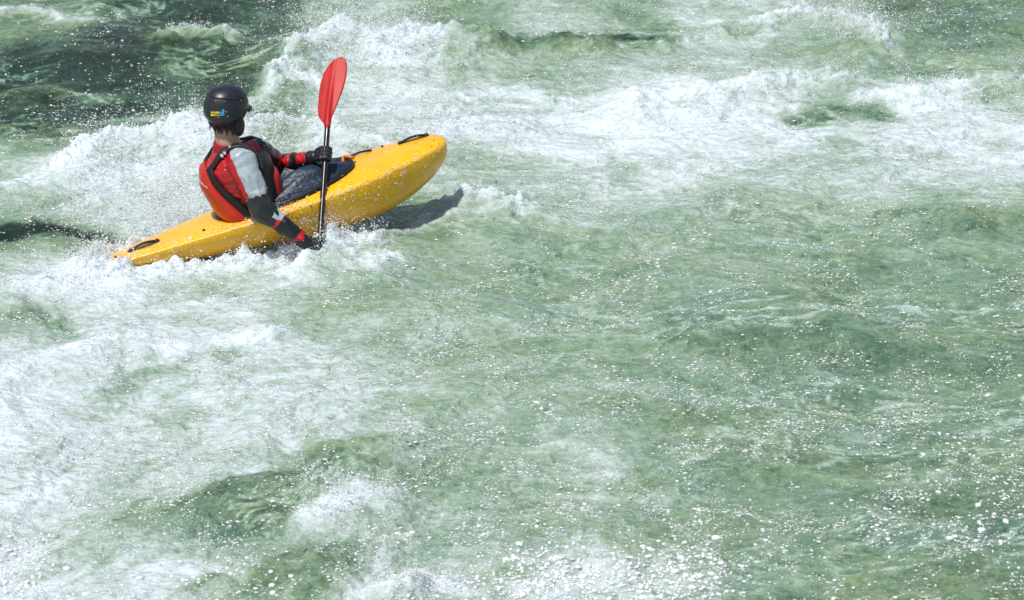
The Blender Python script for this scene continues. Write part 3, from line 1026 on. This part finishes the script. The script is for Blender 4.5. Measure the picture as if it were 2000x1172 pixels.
eme = remesh(eg, 'elbow_guard', 0.005, 6, HIP)
pe = mverts(eme) + HIP
eme.materials.append(ELB); eme.polygons.foreach_set('use_smooth', [True] * len(eme.polygons))
link('elbow_guard', eme, person, HIP)


# loose strap ends hanging under the far forearm
for t, ln in ((0.30, 0.055), (0.62, 0.04)):
    p = mid(EL_L, WR_L, t) - U * 0.045
    h_ = MB(); h_.tube([p, p - U * ln * 0.6 + F * 0.004, p - U * ln], [0.016, 0.018, 0.016], 10, flat=0.3, flatdir=[0.0, 1.0, 0.1]); h_.build('strap_end', BLK, person)

# ---- hair under the helmet
HAIR = mat('wet brown hair', (0.030, 0.018, 0.010), 0.35, 0.5)
hr = MB()
for k in range(150):
    a = random.uniform(-1.75, 1.75)
    dirv = -HF * math.cos(a) + HL * math.sin(a)
    side_k = abs(a) / 1.75
    z0 = random.uniform(-0.075, -0.05)
    p0 = HEADC + dirv * (0.082 + 0.006 * random.random()) + HU * z0
    ln = random.uniform(0.030, 0.060) * (1.1 - 0.2 * side_k) + (0.03 if random.random() < 0.12 else 0)
    out = random.uniform(0.0, 0.012) + (0.02 if random.random() < 0.15 else 0)
    sw_ = HL * random.uniform(-0.012, 0.012)
    p0 = p0 - dirv * 0.012
    hr.tube([p0, p0 + dirv * (0.004 + out) - HU * ln * 0.5 + sw_ * 0.4, p0 - dirv * 0.012 + dirv * out * 1.4 - HU * ln + sw_], [0.0065, 0.005, 0.0012], 5)
hr.build('hair', HAIR, person)

# ---- helmet
HEL = mat('satin black helmet shell', (0.013, 0.015, 0.019), 0.38, 0.5, (30, (0.02, 0.022, 0.026), 0.4, 0.7), (18, 0.06, 0.004))


def hpt(th, ph, off=0.0):
    """helmet shell; th round from the front (towards the left side), ph elevation"""
    c = math.cos(ph); z = math.sin(ph)
    ex = 0.66
    f = abs(c) ** ex * math.cos(th); l = abs(c) ** ex * math.sin(th)
    q = z + 0.06 * math.cos(th)
    step = 1.0 + 0.075 * float(sstep(0.60, 0.615, q)) - 0.025 * float(sstep(-0.22, -0.20, q) * sstep(0.10, 0.0, math.cos(th) - 0.2)) * 0 - 0.03 * math.exp(-((q + 0.12) / 0.03) ** 2)
    rf = 0.150 if math.cos(th) > 0 else 0.143
    taper = 1.0 - 0.16 * float(sstep(-0.15, -0.95, z)) - 0.05 * float(sstep(0.2, 0.9, z))
    return HEADC + HU * 0.015 + (HF * f * rf + HL * l * 0.127) * step * taper + HU * z * (0.134 if z > 0 else 0.128) + nrm(HF * f + HL * l + HU * z) * off


def low_edge(th):
    """how far down the shell reaches: brow in front, ears and nape lower"""
    c = math.cos(th)
    return R(-8) if c > 0.75 else R(-8 - 52 * float(sstep(0.50, 0.10, c)) + 10 * float(sstep(-0.3, -1, c)))


hm = MB()
rows = []
NT = 72
for i in range(91):
    t = i / 90
    rows.append([hpt(2 * math.pi * k / NT, low_edge(2 * math.pi * k / NT) + (R(89.5) - low_edge(2 * math.pi * k / NT)) * t) for k in range(NT)])
inner = []
for i in range(0, 41, 5):
    t = i / 40
    inner.append([hpt(2 * math.pi * k / NT, low_edge(2 * math.pi * k / NT) + (R(88) - low_edge(2 * math.pi * k / NT)) * t, -0.014) for k in range(NT)])
hm.loft(inner[::-1] + rows)
helmet = hm.build('helmet', HEL, person)
vz = MB()
rows = []
for i in range(25):
    a = R(-62 + 124 * i / 24)
    p = hpt(a, R(-4), 0.0); ext = 0.034 * math.cos(a) ** 0.6
    q = p + HF * ext - HU * 0.012
    rows.append([p + HU * 0.008 - HF * 0.006, q + HU * 0.003, q - HU * 0.003, p - HU * 0.004 - HF * 0.006])
vz.loft(rows); vz.build('visor', HEL, helmet)
lg_y = mat('yellow sticker', (0.75, 0.62, 0.02), 0.4); lg_b = mat('blue sticker', (0.03, 0.36, 0.66), 0.4); lg_k = mat('black sticker print', (0.01, 0.01, 0.01), 0.4)
hb_bvh = BVHTree.FromPolygons([tuple(p) for p in hm.v], hm.f)
LG0 = at(426, 223, HEADC[1] - 0.2)


def on_helmet(px, py, off):
    c = at(px, py, HEADC[1] - 0.5); d = nrm(c - CAM)
    loc, n, i, ds = hb_bvh.ray_cast(V(c), V(d))
    return np.array(loc) + np.array(n) * off * (1 if np.dot(np.array(n), d) < 0 else -1)


def decal(x0, y0, x1, y1, off, name, m, n=4):
    d_ = MB(); W = n + 1
    vsx = [on_helmet(x0 + (x1 - x0) * i / n, y0 + (y1 - y0) * j / n, off) for j in range(W) for i in range(W)]
    vsi = [on_helmet(x0 + (x1 - x0) * i / n, y0 + (y1 - y0) * j / n, off - 0.0012) for j in range(W) for i in range(W)]
    fs = [(j * W + i, j * W + i + 1, (j + 1) * W + i + 1, (j + 1) * W + i) for j in range(n) for i in range(n)]
    K = W * W
    fs += [tuple(K + c for c in f[::-1]) for f in fs]
    ring = list(range(W)) + [j * W + n for j in range(1, W)] + [n * W + i for i in range(n - 1, -1, -1)] + [j * W for j in range(n - 1, 0, -1)]
    fs += [(ring[k], K + ring[k], K + ring[(k + 1) % len(ring)], ring[(k + 1) % len(ring)]) for k in range(len(ring))]
    d_.add(vsx + vsi, fs)
    return d_, name, m


def logo(boxes, off, name, m):
    big = MB()
    for bx in boxes:
        d_, _, _ = decal(*bx, off, name, m)
        big.add(d_.v, d_.f)
    return big.build(name, m, helmet, smooth=False)


logo([(412.5, 218, 419.5, 226), (421, 218, 428.5, 226)], 0.003, 'logo_tile', lg_y)
logo([(430, 219.5, 435, 226.5), (434, 213.5, 438, 226.5), (430, 217.5, 431.8, 220)], 0.003, 'logo_letter', lg_b)
logo([(414.5, 220.5, 417.8, 221.6), (414.5, 222.6, 417.8, 223.6), (416.8, 220.5, 417.8, 223.6), (423, 220.5, 424, 224), (425.5, 220.5, 426.5, 224), (423, 222, 426.5, 222.8)], 0.0045, 'logo_letter', lg_k)
for px, py in ((442, 218.5), (445, 227.5), (426.5, 229), (421.5, 197)):
    rv = MB(); rv.ball(on_helmet(px, py, 0.001), 0.004, 7); rv.build('rivet', BUC, helmet)
cs_ = MB()
for sg in (-1, 1):
    p0 = HEADC + HL * 0.098 * sg - HU * 0.070 + HF * 0.02
    p1 = HEADC + HL * 0.075 * sg - HU * 0.105 + HF * 0.045
    p2 = HEADC + HL * 0.030 * sg - HU * 0.136 + HF * 0.062
    cs_.tube([p0, p1, p2, HEADC - HU * 0.140 + HF * 0.066], [0.011] * 4, 10, flat=0.35, flatdir=HF)
cs_.build('chin_strap', BLK, helmet)
for sg in (-1, 1):
    ep = MB(); ep.ball(HEADC - HU * 0.092 + HL * 0.092 * sg + HF * 0.028, (0.040, 0.018, 0.062), 12, 0, AXH); ep.build('ear_pad', RUB, helmet)

# ---- spray deck: from the cockpit rim up to the waist
sdm = MB(); rings = []
waist_c = HIP + U * 0.075 + F * 0.065
NA = 72
for k, t in enumerate(np.linspace(0, 1, 22)):
    ring_ = []
    for i in range(NA):
        a = 2 * math.pi * i / NA
        p0 = rim(a, 1.0, 0.024)
        p1 = waist_c + (F * math.cos(a) * 0.135 + PORT * math.sin(a) * 0.175)
        e = t
        p = p0 + (p1 - p0) * e
        # cloth stretched from the rim, lifted over the thighs, climbing to the waist
        sdir = float((p - STERN) @ AX) / KL; xs_ = float((p - STERN) @ PORT)
        base = deck(sdir, xs_, 0.022)
        rise = (e ** 2.2) * max(0.0, float((p1 - base) @ UPK))
        thigh = 0.085 * math.exp(-((xs_ - 0.11) / 0.07) ** 2) + 0.085 * math.exp(-((xs_ + 0.10) / 0.07) ** 2)
        thigh *= max(0, math.cos(a)) ** 0.5 * math.sin(math.pi * min(1, e * 0.9 + 0.02))
        fold_ = 0.007 * math.sin(11 * a + 6 * e) * math.sin(math.pi * e) + 0.012 * abs(math.sin(3.0 * a + 1.0)) * e * (1 - e)
        ring_.append(base + UPK * (rise * (1 - 0 * e) + thigh + fold_ + 0.02 * math.sin(math.pi * e)))
    rings.append(ring_)
for t in (0.5, 1.0):
    rings.append([waist_c + U * (0.09 * t) + (F * math.cos(2 * math.pi * i / NA) * (0.135 - 0.008 * t) + PORT * math.sin(2 * math.pi * i / NA) * (0.175 - 0.008 * t)) for i in range(NA)])
lipr = [rim(2 * math.pi * i / NA, 1.045, 0.002) for i in range(NA)]
sdm.loft([lipr] + rings, 0, False)
sdm.build('spray_deck', NAVY, kayak)
gp = MB(); P_ = [rim(0.0, 1.0, 0.03) + AX * 0.0 + UPK * 0.02 * math.sin(math.pi * t) + AX * 0.07 * (t - 0.6) + PORT * 0.03 * math.sin(2 * math.pi * t) for t in np.linspace(0, 1, 10)]
gp.tube(P_, 0.010, 8); gp.build('release_loop', mat('orange webbing', (0.75, 0.16, 0.01), 0.5), kayak)

# ================================================================== PADDLE
paddle = thing('paddle', 'double bladed paddle with red blades and a black shaft, held upright by the kayaker', 'paddle', tuple(GRIP_B - PD * 0.3))
SHAFT = mat('black carbon shaft', (0.012, 0.012, 0.013), 0.22, 0.5, None, (60, 0.1, 0.002))
PRED = mat('red paddle blade plastic', (0.46, 0.016, 0.014), 0.5, 0.3, (11, (0.42, 0.010, 0.010), 0.4, 0.7), (30, 0.15, 0.003))
NECK_T = at(641, 238, float((GRIP_T + PD * 0.19)[1]))
# neck lies on the axis: distance along the shaft where it is seen at that height
kk = np.dot(NECK_T - GRIP_T, PD)
NECK_T = GRIP_T + PD * kk
NECK_B = GRIP_B - PD * 0.26
pm = MB(); pm.tube([mid(NECK_B, NECK_T, t) for t in np.linspace(0, 1, 12)], [0.0175] * 12, 18); pm.build('shaft', SHAFT, paddle)


def blade(neck, axis, wide, nor, name='blade'):
    """asymmetric, slightly spooned blade with a raised spine"""
    L = 0.455
    # (along, left edge, right edge) taken along the blade
    prof = [(-0.03, -0.019, 0.019), (0.0, -0.026, 0.021), (0.025, -0.048, 0.023), (0.055, -0.066, 0.030), (0.10, -0.070, 0.044), (0.16, -0.071, 0.062), (0.22, -0.071, 0.078), (0.28, -0.068, 0.089),
            (0.34, -0.054, 0.093), (0.38, -0.038, 0.091), (0.415, -0.016, 0.086), (0.438, 0.008, 0.078), (0.450, 0.030, 0.068), (0.455, 0.045, 0.056)]
    al = np.linspace(-0.03, L, 46); n = 18
    rows = []
    for s in al:
        l = np.interp(s, [p[0] for p in prof], [p[1] for p in prof]); r2 = np.interp(s, [p[0] for p in prof], [p[2] for p in prof])
        top = []; bot = []
        for j in range(n + 1):
            a = j / n; x = l + (r2 - l) * a
            body_ = sstep(0.0, 0.09, s)
            edge_ = (1 - abs(2 * a - 1) ** 3)
            spine = 0.017 * math.exp(-((x - 0.10 * max(s, 0) * 0.25) / 0.013) ** 2) * (1 - 0.72 * float(sstep(0.05, 0.42, s)))
            curve = 0.030 * (s / L) ** 2 + 0.9 * (x - 0.01) ** 2
            ft = (0.0035 + 0.002 * edge_) * body_ + (1 - body_) * math.sqrt(max(0, 0.019 ** 2 - min(abs(x), 0.019) ** 2)) + spine * body_
            fb = (0.0035 + 0.002 * edge_) * body_ + (1 - body_) * math.sqrt(max(0, 0.019 ** 2 - min(abs(x), 0.019) ** 2)) + spine * body_
            c = neck + axis * s + wide * x
            top.append(c + nor * (ft + curve)); bot.append(c + nor * (-fb + curve))
        rows.append(top + bot[::-1])
    m = MB(); m.loft(rows)
    return m.build(name, PRED, paddle)


view = nrm(CAM - NECK_T)
wide0 = nrm(np.cross(PD, view))
if wide0[0] < 0:
    wide0 = -wide0
nor0 = nrm(np.cross(wide0, PD))
ang = R(18)
wide1 = wide0 * math.cos(ang) + nor0 * math.sin(ang); nor1 = nrm(np.cross(wide1, PD))
if np.dot(nor1, view) > 0:
    nor1 = -nor1
bl = blade(NECK_T, PD, wide1, nor1)
# faint dark print running up the near blade face
pr = MB()
for k in range(6):
    c = NECK_T + PD * (0.205 + 0.013 * k) + wide1 * (-0.048 + 0.002 * k) - nor1 * 0.0065 + nor1 * (0.03 * ((0.205 + 0.013 * k) / 0.455) ** 2 + 0.9 * 0.058 ** 2)
    pr.ball(c, (0.008, 0.0035, 0.0012), 6, 0, [wide1, PD, nor1])
pr.build('print', mat('dark red print', (0.16, 0.004, 0.006), 0.4), bl)
wide2 = wide1 * math.cos(R(45)) + nor1 * math.sin(R(45)); blade(NECK_B, -PD, wide2, nrm(np.cross(wide2, -PD)))

# ================================================================== SPRAY AND SUN GLINTS
ICO = [(0, 0, 1), (0.894, 0, 0.447), (0.276, 0.851, 0.447), (-0.724, 0.526, 0.447), (-0.724, -0.526, 0.447), (0.276, -0.851, 0.447),
       (0.724, 0.526, -0.447), (-0.276, 0.851, -0.447), (-0.894, 0, -0.447), (-0.276, -0.851, -0.447), (0.724, -0.526, -0.447), (0, 0, -1)]
ICF = [(0, 1, 2), (0, 2, 3), (0, 3, 4), (0, 4, 5), (0, 5, 1), (1, 6, 2), (2, 7, 3), (3, 8, 4), (4, 9, 5), (5, 10, 1), (6, 7, 2), (7, 8, 3), (8, 9, 4), (9, 10, 5), (10, 6, 1), (11, 7, 6), (11, 8, 7), (11, 9, 8), (11, 10, 9), (11, 6, 10)]
ICO = np.array(ICO); ICF = np.array(ICF)
DP = []; DR = []; DM = []


DS = []


def drops(P_, r, clear=0.0, stretch=(1, 1, 1)):
    DS.append(np.tile(np.array(stretch, float), (len(r), 1))); DP.append(P_); DR.append(r); DM.append((RNG.random(len(r)) < clear).astype(int))


def sizes(n, lo, hi, k=2.2):
    u = RNG.random(n)
    return lo * (1 - u * (1 - (lo / hi) ** k)) ** (-1 / k)


def burst(px, py, n, sx, sy, h, lo=0.0016, hi=0.007, clear=0.15, z0=0.0):
    """droplets thrown up from a place on the river"""
    c = gnd(px, py, z0)
    x = c[0] + RNG.normal(size=n) * sx; y = c[1] + RNG.normal(size=n) * sy
    z, _ = river(x, y)
    q = np.exp(-((x - c[0]) / sx) ** 2 * 0.4)
    z = z + h * q * RNG.random(n) ** 1.8 + z0 * 0
    drops(np.stack([x, y, z], 1), sizes(n, lo, hi), clear)


def jets(px, py, k, sx, sy, v, lean=0.0, per=45, lo=0.0012, hi=0.0065, clear=0.12):
    """ropes of droplets torn off the surface, each following its own arc"""
    c = gnd(px, py)
    for _ in range(k):
        o = np.array([c[0] + RNG.normal() * sx, c[1] + RNG.normal() * sy])
        vz = v * RNG.uniform(0.35, 1.25); vx = RNG.normal() * 0.35 * v + lean; vy = RNG.normal() * 0.25 * v
        T = 2 * vz / 9.8
        t = T * np.sort(RNG.random(per) ** 0.8) * RNG.uniform(0.5, 1.0)
        z0 = river(o[:1], o[1:])[0][0]
        w = 0.006 + 0.05 * t / max(T, 1e-3) * v / 2
        p = np.stack([o[0] + vx * t, o[1] + vy * t, z0 + vz * t - 4.9 * t * t], 1) + RNG.normal(size=(per, 3)) * w[:, None]
        drops(p, sizes(per, lo, hi), clear)


def clump(px, py, n, sx, sy, h, **kw):
    for k in range(n // 60):
        burst(px + RNG.normal() * sx * 320, py + RNG.normal() * sy * 120, 60, 0.05, 0.06, h * RNG.uniform(0.3, 1.3), **kw)
    jets(px, py, n // 32, sx, sy, math.sqrt(2 * 9.8 * h) * 1.0, **{q: w for q, w in kw.items() if q == 'clear'})


# wall of spray along the far crest
clump(640, 120, 2600, 0.16, 0.25, 0.28); clump(720, 120, 3000, 0.25, 0.25, 0.22); clump(800, 110, 900, 0.12, 0.2, 0.14)
clump(820, 250, 1600, 0.3, 0.4, 0.10, clear=0.5)
# behind and beside the paddler
clump(330, 330, 4200, 0.28, 0.35, 0.24, hi=0.009); clump(420, 300, 900, 0.12, 0.15, 0.16); clump(290, 400, 3600, 0.28, 0.35, 0.16, clear=0.3); clump(370, 400, 1800, 0.12, 0.25, 0.18, clear=0.35)
clump(520, 395, 500, 0.03, 0.05, 0.05); clump(350, 440, 1800, 0.15, 0.08, 0.10, clear=0.4); clump(240, 500, 1200, 0.12, 0.06, 0.06); clump(190, 525, 1200, 0.07, 0.05, 0.05); clump(520, 280, 1200, 0.15, 0.15, 0.14); clump(600, 300, 900, 0.2, 0.2, 0.10)
clump(330, 455, 1500, 0.12, 0.12, 0.12, clear=0.4); clump(210, 520, 1200, 0.14, 0.12, 0.08)
clump(600, 510, 1800, 0.18, 0.15, 0.09); clump(680, 480, 900, 0.12, 0.12, 0.08); clump(440, 520, 1200, 0.22, 0.1, 0.07)
# right crest, foreground lumps
clump(1680, 80, 1500, 0.12, 0.2, 0.16); clump(1600, 60, 900, 0.15, 0.15, 0.10)
clump(365, 72, 300, 0.08, 0.05, 0.05); clump(690, 990, 900, 0.12, 0.12, 0.06); clump(830, 1145, 900, 0.12, 0.10, 0.06)
clump(150, 560, 1500, 0.25, 0.2, 0.09); clump(1400, 190, 1500, 0.4, 0.3, 0.07); clump(1850, 200, 1500, 0.4, 0.3, 0.07)
# drops flying past the bow
n = 420
c = at(900, 232, BOW[1] + 0.1)
drops(np.stack([c[0] + RNG.normal(size=n) * 0.22, c[1] + RNG.normal(size=n) * 0.25, c[2] + RNG.normal(size=n) * 0.06], 1), sizes(n, 0.0025, 0.010), 0.9)
# water caught on the spray deck, hull and stern
for s0, a0, n, sp in ((0.52, 40, 160, 0.03), (0.47, 25, 220, 0.04), (0.62, 60, 140, 0.05), (0.66, 10, 160, 0.05), (0.74, -5, 160, 0.05), (0.58, 5, 200, 0.05), (0.80, 30, 140, 0.07), (0.9, 10, 90, 0.05), (0.70, -30, 140, 0.05), (0.2, 50, 260, 0.08), (0.1, 50, 200, 0.04), (0.35, 40, 260, 0.06), (0.40, 30, 200, 0.04)):
    P_ = []
    for _ in range(n):
        s = float(np.clip(s0 + random.gauss(0, sp), 0.01, 0.99)); a = R(a0 + random.gauss(0, 16))
        p = kpt(s, a); q = STERN + AX * KL * s
        P_.append(p + nrm(p - q) * (random.uniform(0.0, 0.01) + (0.035 if 0.40 < s < 0.7 and a > R(20) else 0)))
    drops(np.array(P_), sizes(n, 0.0014, 0.0045), 0.3)
P_ = []
for _ in range(420):
    k = random.randrange(len(P2))
    P_.append(P2[k] + Nn[k] * 0.003)
for _ in range(60):
    P_.append(hpt(random.uniform(0, 6.28), R(random.uniform(-20, 80)), 0.002))
drops(np.array(P_), sizes(480, 0.0014, 0.0035), 0.6)
burst(528, 398, 500, 0.05, 0.05, 0.03, z0=0.0)
c = at(540, 398, YC - 0.1); drops(c + RNG.normal(size=(420, 3)) * np.array([0.05, 0.05, 0.022]), sizes(420, 0.0016, 0.006), 0.2)
c = at(590, 425, YC - 0.12); drops(c + RNG.normal(size=(260, 3)) * np.array([0.06, 0.04, 0.018]), sizes(260, 0.0014, 0.004), 0.3)
P_ = []
for _ in range(26):
    s0_ = random.uniform(0.5, 0.93); a0_ = random.uniform(-20, 45); ln = random.uniform(10, 45)
    for q in range(random.randint(6, 20)):
        t = random.random(); P_.append(kpt(s0_ - 0.012 * t + random.gauss(0, 0.003), R(a0_ - ln * t)) + np.array([0, -0.002, 0]))
drops(np.array(P_), sizes(len(P_), 0.0013, 0.0042), 0.25)
# sun glints built as flat white flecks, thicker lower right and left
n = 120000
px = RNG.random(n) * 2060 - 30; py = RNG.random(n) * 1220 - 20
dens = perlin(px / 130, py / 90) * 1.2 + 1.0 * perlin(px / 45, py / 30) + 0.30 + 0.15 * (py > 700) - 0.2 * ((px < 500) & (py < 250))
keep = RNG.random(n) < np.clip(dens, 0.05, 1)
px, py = px[keep], py[keep]
g0 = np.array([gnd(a, b_) for a, b_ in zip(px, py)])
z, aa = river(g0[:, 0], g0[:, 1])
drops(np.stack([g0[:, 0], g0[:, 1], z + 0.001], 1), sizes(len(z), 0.0020, 0.0085, 2.3), 0.0, (1.5, 1.3, 0.45))
# larger blobs of froth riding on the foreground water
for cx, cy, n, sx, sy in ((1150, 1140, 800, 130, 28), (1060, 1130, 220, 60, 20), (1320, 1120, 300, 60, 30), (30, 1100, 260, 40, 50), (400, 1150, 120, 200, 20), (1900, 950, 160, 120, 120), (1300, 1080, 120, 300, 60), (170, 250, 110, 130, 110), (1940, 1000, 120, 60, 120)):
    px = cx + RNG.normal(size=n) * sx; py = cy + RNG.normal(size=n) * sy
    g0 = np.array([gnd(a, b_) for a, b_ in zip(px, py)])
    z, aa = river(g0[:, 0], g0[:, 1])
    drops(np.stack([g0[:, 0], g0[:, 1], z + 0.002], 1), sizes(n, 0.004, 0.017, 1.7), 0.0, (1.1, 1.3, 0.6))

DP = np.concatenate(DP); DR = np.concatenate(DR); DM = np.concatenate(DM); DS = np.concatenate(DS)
nd = len(DP)
sq = 1 + 0.45 * RNG.normal(size=(nd, 1, 3)) * np.array([0.8, 0.5, 0.5]); sq = np.clip(sq, 0.45, 2.0) * DS[:, None, :]
vv = (DP[:, None, :] + ICO[None] * DR[:, None, None] * sq).reshape(-1, 3).astype(np.float32)
ff = (ICF[None] + (np.arange(nd) * 12)[:, None, None]).reshape(-1, 3).astype(np.int32)
me = bpy.data.meshes.new('water_spray_glints')
me.vertices.add(len(vv)); me.vertices.foreach_set('co', vv.ravel())
me.loops.add(ff.size); me.loops.foreach_set('vertex_index', ff.ravel())
me.polygons.add(len(ff)); me.polygons.foreach_set('loop_start', np.arange(0, ff.size, 3, dtype=np.int32))
me.polygons.foreach_set('material_index', np.repeat(DM, 20).astype(np.int32))
me.update(calc_edges=True)
me.polygons.foreach_set('use_smooth', np.ones(len(ff), bool))
FOAM_GLINT = mat('white spray and sun glint flecks', (0.95, 0.96, 0.96), 0.15, 0.5)
CLR = mat('clear water drop', (0.93, 0.96, 0.95), 0.02, 0.5, transmission=1.0)
CLR.node_tree.nodes['Principled BSDF'].inputs['IOR'].default_value = 1.33
_n = FOAM_GLINT.node_tree; _p = _n.nodes['Principled BSDF']; _o = _n.nodes['Material Output']
_t = _n.nodes.new('ShaderNodeBsdfTranslucent'); _t.inputs[0].default_value = (0.90, 0.94, 0.93, 1)
_m = _n.nodes.new('ShaderNodeMixShader'); _m.inputs[0].default_value = 0.15
_n.links.new(_p.outputs[0], _m.inputs[1]); _n.links.new(_t.outputs[0], _m.inputs[2]); _n.links.new(_m.outputs[0], _o.inputs[0])
me.materials.append(FOAM_GLINT); me.materials.append(CLR)
so = link('water_spray_glints', me, None, (0, 0, 0))
so['kind'] = 'stuff'
so['label'] = 'white and clear spray droplets thrown up over the rapids, with white flecks for sun glints'
so['category'] = 'spray'
